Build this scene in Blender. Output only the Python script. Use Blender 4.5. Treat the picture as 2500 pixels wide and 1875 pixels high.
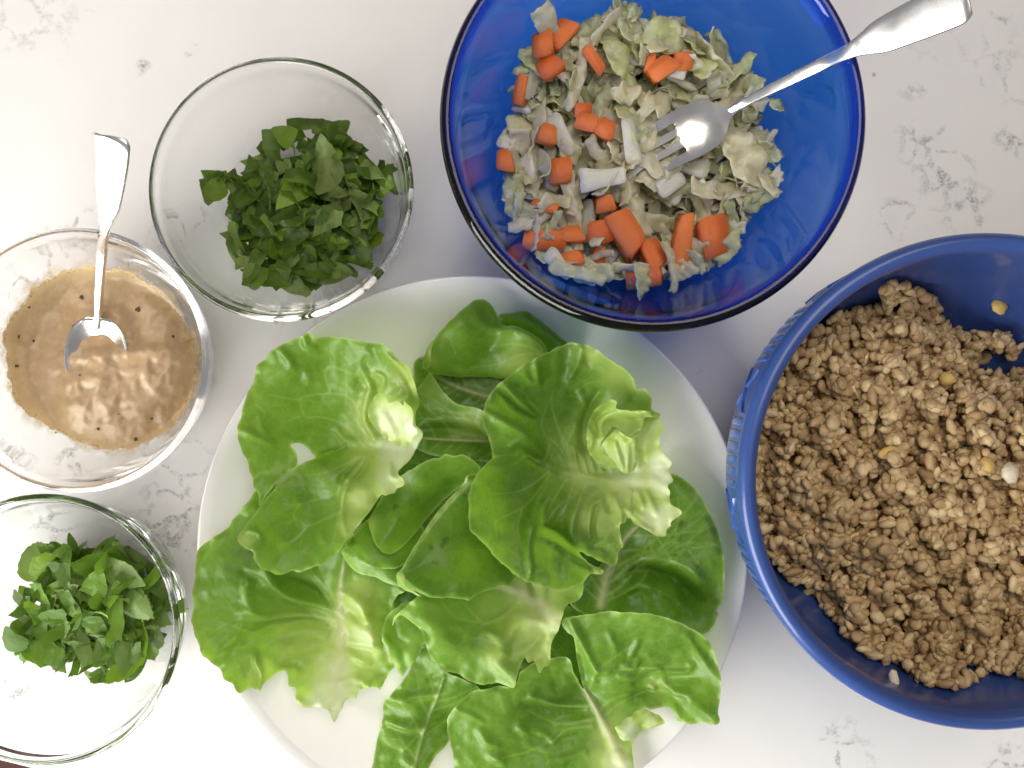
import bpy, bmesh, math, random
import numpy as np
from mathutils import Vector, Matrix, Euler
from mathutils.geometry import delaunay_2d_cdt

for o in list(bpy.data.objects):
    bpy.data.objects.remove(o, do_unlink=True)
sc = bpy.context.scene
COL = sc.collection
R = math.radians
random.seed(7)
rng = np.random.default_rng(11)

# ------------------------------------------------------------------ camera
H = 0.45                       # camera height above the counter (m)
W0 = 0.526                     # width of counter seen at z = 0 (m)
MPP = W0 / 2500.0              # metres per photo pixel at z = 0
cam_d = bpy.data.cameras.new('camera')
cam_d.sensor_width = 36.0
cam_d.lens = 36.0 * H / W0
cam_d.clip_start = 0.01
cam_d.clip_end = 20
cam = bpy.data.objects.new('camera', cam_d)
cam.location = (0, 0, H)
COL.objects.link(cam)
sc.camera = cam

# ------------------------------------------------------------------ light
world = bpy.data.worlds.new('World')
sc.world = world
world.use_nodes = True
bg = world.node_tree.nodes['Background']
bg.inputs[0].default_value = (0.96, 0.95, 0.98, 1)
bg.inputs[1].default_value = 0.26


def area_light(name, loc, target, sx, sy, power, colour):
    d = bpy.data.lights.new(name, 'AREA')
    d.shape = 'RECTANGLE'
    d.size, d.size_y, d.energy, d.color = sx, sy, power, colour
    o = bpy.data.objects.new(name, d)
    o.location = loc
    o.rotation_euler = (Vector(target) - Vector(loc)).to_track_quat('-Z', 'Y').to_euler()
    COL.objects.link(o)
    return o


area_light('window_light', (-0.65, -0.62, 0.36), (0.0, 0.02, 0.02), 0.95, 0.66, 20.5, (1.0, 0.985, 0.95))
area_light('kitchen_light', (0.20, 0.50, 1.30), (0.06, 0.03, 0.0), 0.9, 0.9, 10.0, (1.0, 0.90, 0.79))

sc.view_settings.view_transform = 'Standard'
sc.view_settings.look = 'None'
sc.view_settings.exposure = -0.04
sc.view_settings.gamma = 1.0
sc.render.engine = 'CYCLES'
sc.cycles.max_bounces = 48
sc.cycles.transmission_bounces = 40
sc.cycles.glossy_bounces = 40
sc.cycles.diffuse_bounces = 3
sc.cycles.blur_glossy = 0.5
sc.cycles.use_adaptive_sampling = True
sc.cycles.adaptive_threshold = 0.03
sc.cycles.transparent_max_bounces = 16

# ------------------------------------------------------------------ helpers


def P(px, py, z=0.0):
    k = MPP * (H - z) / H
    return ((px - 1250.0) * k, -(py - 937.5) * k, z)


def Pn(pts, z):
    a = np.asarray(pts, float)
    k = MPP * (H - z) / H
    return np.stack([(a[:, 0] - 1250.0) * k, -(a[:, 1] - 937.5) * k], 1)


REG = {1: (550, 780, .2351), 2: (550, 1080, .2351), 3: (450, 1380, .2351), 4: (980, 700, .2351),
       5: (1120, 830, .27125), 6: (1120, 1100, .29837), 7: (820, 1080, .2351), 8: (900, 1400, .28933),
       9: (1300, 1400, .2863), 0: (0, 0, 1.0), 'd': (0, 0, 1.1302)}


def T(r, *pts):
    ox, oy, s = REG[r]
    return [(ox + s * x, oy + s * y) for x, y in pts]


def tag(o, label, cat, group=None, kind=None):
    if label:
        o['label'] = label
    if cat:
        o['category'] = cat
    if group:
        o['group'] = group
    if kind:
        o['kind'] = kind
    return o


def empty(name, loc):
    o = bpy.data.objects.new(name, None)
    o.empty_display_size = 0.01
    o.location = loc
    COL.objects.link(o)
    return o


def mesh(name, verts, faces, mat=None, smooth=True, sharp=None):
    me = bpy.data.meshes.new(name)
    if isinstance(verts, np.ndarray):
        verts = verts.tolist()
    me.from_pydata(verts, [], faces)
    if smooth:
        me.polygons.foreach_set('use_smooth', [True] * len(me.polygons))
    if mat:
        me.materials.append(mat)
    me.update()
    if sharp:
        me.set_sharp_from_angle(angle=R(sharp))
    return me


def link(name, me, parent=None, loc=None, rot=None, scale=None):
    o = bpy.data.objects.new(name, me)
    COL.objects.link(o)
    if parent:
        o.parent = parent
        if parent.type == 'EMPTY' and loc is None:
            o.matrix_parent_inverse = Matrix.Translation(-parent.location)
    if loc is not None:
        o.location = loc
    if rot is not None:
        o.rotation_euler = rot
    if scale is not None:
        o.scale = scale
    return o


def attr(me, name, vals):
    a = me.attributes.new(name, 'FLOAT', 'POINT')
    a.data.foreach_set('value', np.ascontiguousarray(vals, dtype=np.float32))


def catmull(pts, n=6, closed=False):
    p = np.asarray(pts, float)
    N = len(p)
    out = []
    segs = N if closed else N - 1
    for i in range(segs):
        if closed:
            a, b, c, d = p[(i - 1) % N], p[i], p[(i + 1) % N], p[(i + 2) % N]
        else:
            a, b, c, d = p[max(i - 1, 0)], p[i], p[i + 1], p[min(i + 2, N - 1)]
        for t in np.linspace(0, 1, n, endpoint=False):
            out.append(0.5 * ((2 * b) + (c - a) * t + (2 * a - 5 * b + 4 * c - d) * t * t
                              + (-a + 3 * b - 3 * c + d) * t ** 3))
    if not closed:
        out.append(p[-1])
    return np.array(out)


def resample(pts, step, closed=False):
    p = np.asarray(pts, float)
    if closed:
        p = np.vstack([p, p[:1]])
    d = np.r_[0, np.cumsum(np.hypot(*np.diff(p, axis=0).T))]
    n = max(3, int(d[-1] / step))
    s = np.linspace(0, d[-1], n + 1)
    q = np.stack([np.interp(s, d, p[:, 0]), np.interp(s, d, p[:, 1])], 1)
    return q[:-1] if closed else q


PERM = np.random.default_rng(3).permutation(256)
GR = np.random.default_rng(4).normal(size=(256, 2))
GR /= np.linalg.norm(GR, axis=1)[:, None]


def perlin(x, y, seed=0):
    xi, yi = np.floor(x).astype(int), np.floor(y).astype(int)
    xf, yf = x - xi, y - yi
    u, v = xf ** 3 * (xf * (xf * 6 - 15) + 10), yf ** 3 * (yf * (yf * 6 - 15) + 10)

    def g(a, b):
        h = PERM[(PERM[(xi + a + seed * 17) & 255] + yi + b) & 255]
        return GR[h, 0] * (xf - a) + GR[h, 1] * (yf - b)
    return 1.5 * ((g(0, 0) * (1 - u) + g(1, 0) * u) * (1 - v) + (g(0, 1) * (1 - u) + g(1, 1) * u) * v)


def fbm(x, y, seed=0, oct=3):
    s, a = 0, 1.0
    for i in range(oct):
        s = s + a * perlin(x * 2 ** i, y * 2 ** i, seed + i * 5)
        a *= .5
    return s


def inside(poly, q):
    poly = np.asarray(poly)
    x, y = q[:, 0], q[:, 1]
    res = np.zeros(len(q), bool)
    a, b = poly, np.roll(poly, -1, 0)
    for (x0, y0), (x1, y1) in zip(a, b):
        if y0 == y1:
            continue
        c = (y0 > y) != (y1 > y)
        res ^= c & (x < (x1 - x0) * (y - y0) / (y1 - y0) + x0)
    return res


def pdist(line, q, closed=False, param=False):
    line = np.asarray(line, float)
    if closed:
        line = np.vstack([line, line[:1]])
    best = np.full(len(q), 1e9)
    bt = np.zeros(len(q))
    L = np.r_[0, np.cumsum(np.hypot(*np.diff(line, axis=0).T))]
    for i in range(len(line) - 1):
        a, d = line[i], line[i + 1] - line[i]
        l2 = max(d @ d, 1e-12)
        t = np.clip(((q - a) @ d) / l2, 0, 1)
        dd = np.hypot(q[:, 0] - a[0] - t * d[0], q[:, 1] - a[1] - t * d[1])
        m = dd < best
        best[m] = dd[m]
        bt[m] = (L[i] + t[m] * math.sqrt(l2)) / L[-1]
    return (best, bt) if param else best


def cdt_fill(outline, step, jitter=.25):
    """triangulate a closed outline with evenly spread interior points"""
    o = np.asarray(outline, float)
    lo, hi = o.min(0), o.max(0)
    xs = np.arange(lo[0], hi[0] + step, step)
    ys = np.arange(lo[1], hi[1] + step, step * .866)
    gx, gy = np.meshgrid(xs, ys)
    gx = gx + (np.arange(len(ys)) % 2)[:, None] * step * .5
    g = np.stack([gx.ravel(), gy.ravel()], 1)
    g += rng.uniform(-jitter, jitter, g.shape) * step
    g = g[inside(o, g)]
    if len(g):
        g = g[pdist(o, g, True) > step * .55]
    n = len(o)
    vs = [Vector(v) for v in np.vstack([o, g]).tolist()]
    es = [(i, (i + 1) % n) for i in range(n)]
    r = delaunay_2d_cdt(vs, es, [list(range(n))], 1, 1e-9)
    v = np.array([(a.x, a.y) for a in r[0]])
    return v, [tuple(f) for f in r[2]]


def tps(ctrl, q):
    c = np.asarray(ctrl, float)
    n = len(c)
    if n < 3:
        return np.full(len(q), c[:, 2].mean())
    s = 100.0

    def U(r2):
        return np.where(r2 > 1e-9, r2 * np.log(np.maximum(r2, 1e-9)), 0)
    X = c[:, :2] / s
    K = U(((X[:, None] - X[None]) ** 2).sum(2)) + np.eye(n) * .02
    Pm = np.c_[np.ones(n), X]
    A = np.block([[K, Pm], [Pm.T, np.zeros((3, 3))]])
    w = np.linalg.lstsq(A, np.r_[c[:, 2], 0, 0, 0], rcond=None)[0]
    Q = q / s
    return U(((Q[:, None] - X[None]) ** 2).sum(2)) @ w[:n] + np.c_[np.ones(len(q)), Q] @ w[n:]


def lathe(name, prof, segs, mat, parent=None, loc=(0, 0, 0)):
    prof = np.asarray(prof, float)
    verts, faces, rows = [], [], []
    ca = [(math.cos(2 * math.pi * i / segs), math.sin(2 * math.pi * i / segs)) for i in range(segs)]
    for r, z in prof:
        if r < 1e-6:
            rows.append([len(verts)])
            verts.append((0, 0, z))
        else:
            rows.append(list(range(len(verts), len(verts) + segs)))
            verts += [(r * c, r * s, z) for c, s in ca]
    for a, b in zip(rows[:-1], rows[1:]):
        for i in range(segs):
            j = (i + 1) % segs
            if len(a) == 1 and len(b) == 1:
                continue
            if len(a) == 1:
                faces.append((a[0], b[j], b[i]))
            elif len(b) == 1:
                faces.append((a[i], a[j], b[0]))
            else:
                faces.append((a[i], a[j], b[j], b[i]))
    me = mesh(name, verts, faces, mat)
    return link(name, me, parent, loc=loc)


# ------------------------------------------------------------------ material helpers
def new_mat(name):
    m = bpy.data.materials.new(name)
    m.use_nodes = True
    nt = m.node_tree
    for n in list(nt.nodes):
        nt.nodes.remove(n)
    out = nt.nodes.new('ShaderNodeOutputMaterial')
    return m, nt, out


class NT:
    def __init__(s, nt):
        s.nt = nt

    def n(s, typ, ins=None, **kw):
        nd = s.nt.nodes.new(typ)
        for k, v in kw.items():
            setattr(nd, k, v)
        for k, v in (ins or {}).items():
            sock = nd.inputs[k]
            if hasattr(v, 'is_output') or isinstance(v, bpy.types.NodeSocket):
                s.nt.links.new(v, sock)
            else:
                sock.default_value = v
        return nd

    def math(s, op, a, b=0.0, c=0.0, clamp=False):
        nd = s.n('ShaderNodeMath', {0: a, 1: b, 2: c}, operation=op)
        nd.use_clamp = clamp
        return nd.outputs[0]

    def mix(s, f, a, b, blend='MIX'):
        nd = s.nt.nodes.new('ShaderNodeMix')
        nd.data_type = 'RGBA'
        nd.blend_type = blend
        for sock, v in ((nd.inputs[0], f), (nd.inputs[6], a), (nd.inputs[7], b)):
            if isinstance(v, bpy.types.NodeSocket):
                s.nt.links.new(v, sock)
            else:
                sock.default_value = v if not isinstance(v, tuple) or len(v) == 4 else (*v, 1)
        return nd.outputs[2]

    def ramp(s, f, lo, hi, a=0.0, b=1.0):
        nd = s.n('ShaderNodeMapRange', {0: f, 1: lo, 2: hi, 3: a, 4: b})
        nd.clamp = True
        return nd.outputs[0]

    def noise(s, vec, scale, detail=3, rough=.5, dist=0.0):
        nd = s.n('ShaderNodeTexNoise', {'Scale': scale, 'Detail': detail, 'Roughness': rough, 'Distortion': dist})
        if vec is not None:
            s.nt.links.new(vec, nd.inputs['Vector'])
        return nd.outputs[0]

    def attr(s, name):
        return s.n('ShaderNodeAttribute', attribute_name=name).outputs['Fac']


# ------------------------------------------------------------------ materials
def mat_counter():
    m, nt, out = new_mat('white_quartz')
    N = NT(nt)
    co = N.n('ShaderNodeTexCoord').outputs['Object']
    warp = N.n('ShaderNodeTexNoise', {'Vector': co, 'Scale': 55.0, 'Detail': 3.0}).outputs['Color']
    wv = N.n('ShaderNodeVectorMath', {0: warp, 1: (.5, .5, .5)}, operation='SUBTRACT').outputs[0]
    wv = N.n('ShaderNodeVectorMath', {0: wv, 'Scale': .016}, operation='SCALE').outputs[0]
    wc = N.n('ShaderNodeVectorMath', {0: co, 1: wv}, operation='ADD').outputs[0]
    # chains of little grey crystals: thin cell borders broken up by finer noise
    vor = N.n('ShaderNodeTexVoronoi', {'Vector': wc, 'Scale': 62.0}, feature='DISTANCE_TO_EDGE').outputs['Distance']
    line = N.ramp(vor, .035, .11, 1, 0)
    brk = N.ramp(N.noise(co, 210.0, 2), .40, .54)
    fine = N.ramp(N.noise(co, 700.0, 2), .40, .60, .35, 1)
    spk = N.math('MULTIPLY', N.math('MULTIPLY', line, brk), fine)
    # patches of the slab where the crystals gather (where they lie in this slab)
    patches = [(430, 1250, 95), (455, 1120, 60), (395, 1310, 70), (120, 640, 75), (60, 690, 60), (215, 560, 50), (30, 1120, 50),
               (195, 1130, 55), (2255, 350, 60), (2310, 430, 70), (2350, 500, 60), (2185, 530, 45), (2465, 350, 35),
               (2050, 1800, 50), (2060, 1850, 60), (345, 165, 22), (460, 120, 18), (410, 560, 45), (470, 530, 35),
               (1960, 870, 25), (490, 905, 40), (35, 1690, 55), (80, 1760, 50), (2440, 60, 30), (60, 1490, 60), (2480, 1870, 60),
               (2010, 230, 40), (1710, 905, 14), (130, 1260, 60), (330, 640, 40), (2230, 220, 25), (20, 1770, 40)]
    tot = None
    for x, y, r in patches:
        p = P(x, y, 0)
        d = N.n('ShaderNodeVectorMath', {0: wc, 1: p}, operation='DISTANCE').outputs['Value']
        v = N.ramp(d, r * MPP * .35, r * MPP * 1.35, 1, 0)
        tot = v if tot is None else N.math('MAXIMUM', tot, v)
    big = N.ramp(N.noise(co, 9.0, 3), .60, .72, 0, .6)
    tot = N.math('MAXIMUM', tot, big)
    f1 = N.math('MULTIPLY', spk, tot)
    # solitary specks
    v2 = N.n('ShaderNodeTexVoronoi', {'Vector': co, 'Scale': 75.0}, feature='F1').outputs
    dot = N.ramp(v2['Distance'], .05, .11, 1, 0)
    pick = N.ramp(N.n('ShaderNodeSeparateColor', {0: v2['Color']}).outputs[0], .90, .93)
    f2 = N.math('MULTIPLY', N.math('MULTIPLY', dot, pick), .55)
    fac = N.math('MAXIMUM', N.math('MULTIPLY', f1, .68), f2)
    soft = N.math('MULTIPLY', N.ramp(N.noise(co, 60.0, 4), .45, .75), tot)
    base = N.mix(N.ramp(N.noise(co, 14.0, 4), .3, .7), (.765, .75, .73, 1), (.81, .797, .777, 1))
    base = N.mix(N.math('MULTIPLY', soft, .20), base, (.50, .50, .51, 1))
    c = N.mix(fac, base, (.14, .145, .16, 1))
    b = N.n('ShaderNodeBsdfPrincipled', {'Base Color': c, 'Roughness': .33, 'Specular IOR Level': .35})
    nt.links.new(b.outputs[0], out.inputs[0])
    return m


def mat_simple(name, col, rough=.4, spec=.5, metal=0.0, coat=0.0, bump=0.0, bscale=300.0, var=0.0, vscale=40.0):
    m, nt, out = new_mat(name)
    N = NT(nt)
    co = N.n('ShaderNodeTexCoord').outputs['Object']
    c = (*col, 1)
    if var:
        c = N.mix(N.ramp(N.noise(co, vscale, 4), .3, .7), tuple(x * (1 - var) for x in col) + (1,), tuple(min(1, x * (1 + var)) for x in col) + (1,))
    b = N.n('ShaderNodeBsdfPrincipled', {'Base Color': c, 'Roughness': rough, 'Specular IOR Level': spec,
                                         'Metallic': metal, 'Coat Weight': coat, 'Coat Roughness': .06})
    if bump:
        bn = N.n('ShaderNodeBump', {'Strength': bump, 'Distance': .001, 'Height': N.noise(co, bscale, 3)})
        nt.links.new(bn.outputs[0], b.inputs['Normal'])
    nt.links.new(b.outputs[0], out.inputs[0])
    return m


def mat_glass(name, col, ior=1.47, density=0.0, vcol=None, rough=0.0):
    m, nt, out = new_mat(name)
    N = NT(nt)
    b = N.n('ShaderNodeBsdfPrincipled', {'Base Color': (*col, 1), 'Roughness': rough, 'IOR': ior, 'Transmission Weight': 1.0})
    nt.links.new(b.outputs[0], out.inputs[0])
    if density:
        v = N.n('ShaderNodeVolumeAbsorption', {'Color': (*vcol, 1), 'Density': density})
        nt.links.new(v.outputs[0], out.inputs['Volume'])
    return m


def mat_metal():
    m, nt, out = new_mat('polished_steel')
    N = NT(nt)
    co = N.n('ShaderNodeTexCoord').outputs['Object']
    r = N.ramp(N.noise(co, 90.0, 4), .3, .7, .20, .30)
    b = N.n('ShaderNodeBsdfPrincipled', {'Base Color': (.86, .845, .82, 1), 'Metallic': 1.0, 'Roughness': r})
    bn = N.n('ShaderNodeBump', {'Strength': .05, 'Distance': .0006, 'Height': N.noise(co, 160.0, 3)})
    nt.links.new(bn.outputs[0], b.inputs['Normal'])
    nt.links.new(b.outputs[0], out.inputs[0])
    return m


def mat_lettuce():
    m, nt, out = new_mat('butter_lettuce')
    N = NT(nt)
    co = N.n('ShaderNodeTexCoord').outputs['Object']
    pale, vein, tone, edge, spot, rib = (N.attr(a) for a in ('pale', 'vein', 'tone', 'edge', 'spot', 'rib'))
    n1 = N.ramp(N.noise(co, 45.0, 4, .6), .3, .7)
    n2 = N.ramp(N.noise(co, 160.0, 3, .6), .3, .7)
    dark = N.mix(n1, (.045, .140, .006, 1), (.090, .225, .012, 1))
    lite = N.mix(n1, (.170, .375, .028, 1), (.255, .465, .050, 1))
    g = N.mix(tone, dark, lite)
    g = N.mix(N.math('MULTIPLY', n2, .28), g, (.30, .46, .07, 1))
    # mesh of fine veins
    wv = N.n('ShaderNodeTexNoise', {'Vector': co, 'Scale': 90.0, 'Detail': 2.0}).outputs['Color']
    wv = N.n('ShaderNodeVectorMath', {0: wv, 'Scale': .006}, operation='SCALE').outputs[0]
    wc = N.n('ShaderNodeVectorMath', {0: co, 1: wv}, operation='ADD').outputs[0]
    vo = N.n('ShaderNodeTexVoronoi', {'Vector': wc, 'Scale': 135.0}, feature='DISTANCE_TO_EDGE').outputs['Distance']
    fv = N.math('MULTIPLY', N.ramp(vo, .0, .09, 1, 0), .13)
    vo2 = N.n('ShaderNodeTexVoronoi', {'Vector': wc, 'Scale': 420.0}, feature='DISTANCE_TO_EDGE').outputs['Distance']
    fv2 = N.math('MULTIPLY', N.ramp(vo2, .0, .12, 1, 0), .07)
    vv = N.math('MAXIMUM', N.math('MAXIMUM', fv, fv2), N.math('MULTIPLY', vein, .50))
    c = N.mix(vv, g, (.46, .60, .17, 1))
    pl = N.mix(N.ramp(pale, 0, .55), c, N.mix(N.math('MULTIPLY', vein, .5), (.50, .63, .16, 1), (.64, .72, .34, 1)))
    pl = N.mix(N.ramp(pale, .5, 1.0), pl, (.88, .90, .68, 1))
    pl = N.mix(N.math('MULTIPLY', rib, .75), pl, (.66, .63, .40, 1))
    pl = N.mix(N.math('MULTIPLY', edge, .55), pl, (.56, .68, .24, 1))
    pl = N.mix(N.math('MULTIPLY', spot, .8), pl, (.055, .085, .02, 1))
    hgt = N.math('ADD', N.math('MULTIPLY', N.ramp(vo, 0, .35), .55), N.math('MULTIPLY', N.noise(co, 260.0, 3), .6))
    bn = N.n('ShaderNodeBump', {'Strength': .16, 'Distance': .0009, 'Height': hgt})
    b = N.n('ShaderNodeBsdfPrincipled', {'Base Color': pl, 'Roughness': N.ramp(n2, 0, 1, .31, .45), 'Specular IOR Level': .5})
    tcol = N.mix(.5, pl, (.38, .66, .03, 1), 'MIX')
    t = N.n('ShaderNodeBsdfTranslucent', {'Color': tcol})
    nt.links.new(bn.outputs[0], b.inputs['Normal'])
    nt.links.new(bn.outputs[0], t.inputs['Normal'])
    mx = N.n('ShaderNodeMixShader', {0: .42, 1: b.outputs[0], 2: t.outputs[0]})
    nt.links.new(mx.outputs[0], out.inputs[0])
    return m


def mat_basil(name, dark, mid, bright, back):
    m, nt, out = new_mat(name)
    N = NT(nt)
    co = N.n('ShaderNodeTexCoord').outputs['Object']
    rnd = N.n('ShaderNodeObjectInfo').outputs['Random']
    vein = N.attr('vein')
    c = N.mix(N.ramp(rnd, 0, .65), (*dark, 1), (*mid, 1))
    c = N.mix(N.ramp(rnd, .72, 1.0), c, (*bright, 1))
    c = N.mix(N.math('MULTIPLY', N.ramp(N.noise(co, 220.0, 3), .35, .7), .45), c, (*mid, 1))
    c = N.mix(N.math('MULTIPLY', vein, .45), c, (*back, 1))
    bf = N.n('ShaderNodeNewGeometry').outputs['Backfacing']
    c = N.mix(N.math('MULTIPLY', bf, .75), c, (*back, 1))
    hgt = N.math('ADD', N.noise(co, 420.0, 3), N.math('MULTIPLY', vein, -.8))
    bn = N.n('ShaderNodeBump', {'Strength': .5, 'Distance': .0008, 'Height': hgt})
    b = N.n('ShaderNodeBsdfPrincipled', {'Base Color': c, 'Roughness': .42, 'Specular IOR Level': .32, 'Normal': bn.outputs[0]})
    t = N.n('ShaderNodeBsdfTranslucent', {'Color': N.mix(.55, c, (.30, .52, .02, 1))})
    mx = N.n('ShaderNodeMixShader', {0: .30, 1: b.outputs[0], 2: t.outputs[0]})
    nt.links.new(mx.outputs[0], out.inputs[0])
    return m


def mat_cabbage():
    m, nt, out = new_mat('napa_cabbage')
    N = NT(nt)
    co = N.n('ShaderNodeTexCoord').outputs['Object']
    rnd = N.n('ShaderNodeObjectInfo').outputs['Random']
    thick = N.attr('thick')
    yel = N.mix(N.ramp(rnd, 0, 1), (.92, .81, .38, 1), (.97, .87, .54, 1))
    grn = N.mix(N.ramp(rnd, .78, .95), yel, (.66, .72, .26, 1))
    n1 = N.ramp(N.noise(co, 130.0, 4, .6), .35, .68)
    c = N.mix(N.math('MULTIPLY', n1, .5), grn, (.97, .92, .64, 1))
    c = N.mix(N.ramp(thick, .25, .9), c, (.97, .93, .76, 1))
    vo = N.n('ShaderNodeTexVoronoi', {'Vector': co, 'Scale': 330.0}, feature='DISTANCE_TO_EDGE').outputs['Distance']
    c = N.mix(N.math('MULTIPLY', N.ramp(vo, 0, .12, 1, 0), .28), c, (.88, .87, .66, 1))
    hgt = N.math('ADD', N.noise(co, 200.0, 2, .5), N.ramp(vo, 0, .3, 0, .4))
    bn = N.n('ShaderNodeBump', {'Strength': .22, 'Distance': .0012, 'Height': hgt})
    b = N.n('ShaderNodeBsdfPrincipled', {'Base Color': c, 'Roughness': .30, 'Specular IOR Level': .5, 'Normal': bn.outputs[0],
                                         'Subsurface Weight': .75, 'Subsurface Radius': (.006, .005, .0025), 'Subsurface Scale': 1.0})
    t = N.n('ShaderNodeBsdfTranslucent', {'Color': c})
    mx = N.n('ShaderNodeMixShader', {0: .30, 1: b.outputs[0], 2: t.outputs[0]})
    nt.links.new(mx.outputs[0], out.inputs[0])
    return m


def mat_carrot():
    m, nt, out = new_mat('raw_carrot')
    N = NT(nt)
    co = N.n('ShaderNodeTexCoord').outputs['Object']
    rnd = N.n('ShaderNodeObjectInfo').outputs['Random']
    c = N.mix(rnd, (.74, .135, .028, 1), (.84, .215, .048, 1))
    c = N.mix(N.math('MULTIPLY', N.ramp(N.noise(co, 180.0, 4), .4, .7), .4), c, (.92, .40, .11, 1))
    bn = N.n('ShaderNodeBump', {'Strength': .35, 'Distance': .001, 'Height': N.noise(co, 330.0, 4)})
    b = N.n('ShaderNodeBsdfPrincipled', {'Base Color': c, 'Roughness': .34, 'Normal': bn.outputs[0], 'Subsurface Weight': .2,
                                         'Subsurface Radius': (.005, .002, .001), 'Subsurface Scale': 1.0})
    nt.links.new(b.outputs[0], out.inputs[0])
    return m


def mat_grain(name, per_object):
    m, nt, out = new_mat(name)
    N = NT(nt)
    co = N.n('ShaderNodeTexCoord').outputs['Object']
    rnd = N.n('ShaderNodeObjectInfo').outputs['Random'] if per_object else N.attr('tone')
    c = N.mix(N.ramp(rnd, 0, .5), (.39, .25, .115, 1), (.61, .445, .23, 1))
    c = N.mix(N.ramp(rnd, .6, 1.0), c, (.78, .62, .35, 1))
    c = N.mix(N.math('MULTIPLY', N.ramp(N.noise(co, 500.0, 3, .6), .4, .7), .5), c, (.42, .275, .125, 1))
    sp = N.n('ShaderNodeTexVoronoi', {'Vector': co, 'Scale': 380.0}, feature='F1').outputs
    dot = N.math('MULTIPLY', N.ramp(sp['Distance'], .10, .2, 1, 0), N.ramp(N.n('ShaderNodeSeparateColor', {0: sp['Color']}).outputs[0], .93, .95))
    c = N.mix(N.math('MULTIPLY', dot, .8), c, (.04, .022, .012, 1))
    bn = N.n('ShaderNodeBump', {'Strength': .5, 'Distance': .0008, 'Height': N.noise(co, 900.0, 3, .6)})
    b = N.n('ShaderNodeBsdfPrincipled', {'Base Color': c, 'Roughness': .38, 'Specular IOR Level': .45, 'Normal': bn.outputs[0]})
    nt.links.new(b.outputs[0], out.inputs[0])
    return m


def mat_sauce():
    m, nt, out = new_mat('peanut_dressing')
    N = NT(nt)
    co = N.n('ShaderNodeTexCoord').outputs['Object']
    ed = N.attr('edge')
    n1 = N.ramp(N.noise(co, 70.0, 5, .6), .3, .7)
    c = N.mix(n1, (.50, .335, .185, 1), (.62, .45, .275, 1))
    n2 = N.ramp(N.noise(co, 260.0, 3, .6), .5, .75)
    c = N.mix(N.math('MULTIPLY', n2, .5), c, (.74, .57, .38, 1))
    c = N.mix(N.math('MULTIPLY', ed, .9), c, (.88, .68, .36, 1))
    bn = N.n('ShaderNodeBump', {'Strength': .3, 'Distance': .0015, 'Height': N.noise(co, 170.0, 2, .5)})
    b = N.n('ShaderNodeBsdfPrincipled', {'Base Color': c, 'Roughness': .32, 'Specular IOR Level': .42, 'Normal': bn.outputs[0],
                                         'Subsurface Weight': .2, 'Subsurface Radius': (.006, .003, .001), 'Subsurface Scale': 1.0})
    nt.links.new(b.outputs[0], out.inputs[0])
    return m


def mat_smear():
    m, nt, out = new_mat('dressing_film')
    N = NT(nt)
    co = N.n('ShaderNodeTexCoord').outputs['Object']
    ed = N.attr('edge')
    a = N.math('MULTIPLY', ed, N.ramp(N.noise(co, 150.0, 4, .6), .30, .62, .15, 1.0), clamp=True)
    b = N.n('ShaderNodeBsdfPrincipled', {'Base Color': (.86, .66, .36, 1), 'Roughness': .25})
    t = N.n('ShaderNodeBsdfTransparent')
    mx = N.n('ShaderNodeMixShader', {0: a, 1: t.outputs[0], 2: b.outputs[0]})
    nt.links.new(mx.outputs[0], out.inputs[0])
    return m


M = dict(
    smear=mat_smear(),
    counter=mat_counter(),
    plate=mat_simple('white_porcelain', (.80, .79, .765), .16, .5, coat=.4),
    glass=mat_glass('clear_glass', (1.0, 1.0, 1.0)),
    blue_glass=mat_glass('cobalt_glass', (.96, .98, 1.0), density=740.0, vcol=(.03, .52, .92)),
    ceramic=mat_simple('blue_glaze', (.032, .072, .255), .30, .42, coat=.25, var=.12, vscale=25.0),
    ceramic_rib=mat_simple('thin_blue_glaze', (.036, .088, .33), .25, .5, coat=.5, var=.2, vscale=200.0),
    steel=mat_metal(),
    lettuce=mat_lettuce(),
    basil=mat_basil('cut_basil', (.028, .066, .007), (.085, .160, .015), (.24, .36, .022), (.22, .29, .09)),
    mint=mat_basil('cut_mint', (.050, .125, .012), (.130, .260, .024), (.28, .48, .03), (.26, .38, .12)),
    cabbage=mat_cabbage(),
    carrot=mat_carrot(),
    grain=mat_grain('cooked_grain', True),
    grain_mass=mat_grain('cooked_grain_mass', False),
    yellow_grain=mat_simple('yellow_grain', (.68, .47, .15), .45, .35, bump=.4, bscale=600, var=.15, vscale=200),
    white_grain=mat_simple('white_grain', (.74, .66, .50), .45, .35, bump=.5, bscale=700, var=.1, vscale=200),
    sauce=mat_sauce(),
    fleck=mat_simple('dark_herb', (.11, .075, .03), .4, .4, var=.3, vscale=300),
    floor=mat_simple('red_brown_floor', (.20, .095, .085), .5, .4, var=.15, vscale=6.0),
)

# ------------------------------------------------------------------ setting
A = np.array(P(0, 1862, 0)[:2])
B = np.array(P(55, 1875.5, 0)[:2])
dr = (B - A) / np.linalg.norm(B - A)
nr = np.array([dr[1], -dr[0]])          # points off the counter, towards the window side
if nr[1] > 0:
    nr = -nr
p0, p1 = A - dr * 1.0, A + dr * 1.9
q0, q1 = p0 - nr * 1.5, p1 - nr * 1.5
bm = bmesh.new()
low = [bm.verts.new((*p, -.035)) for p in (p0, p1, q1, q0)]
hi_ = [bm.verts.new((*p, 0.0)) for p in (p0, p1, q1, q0)]
bm.faces.new(hi_)
bm.faces.new(low[::-1])
for i in range(4):
    j = (i + 1) % 4
    bm.faces.new((low[i], low[j], hi_[j], hi_[i]))
bmesh.ops.bevel(bm, geom=[e for e in bm.edges], offset=.0025, segments=3, affect='EDGES')
bmesh.ops.recalc_face_normals(bm, faces=bm.faces)
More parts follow.
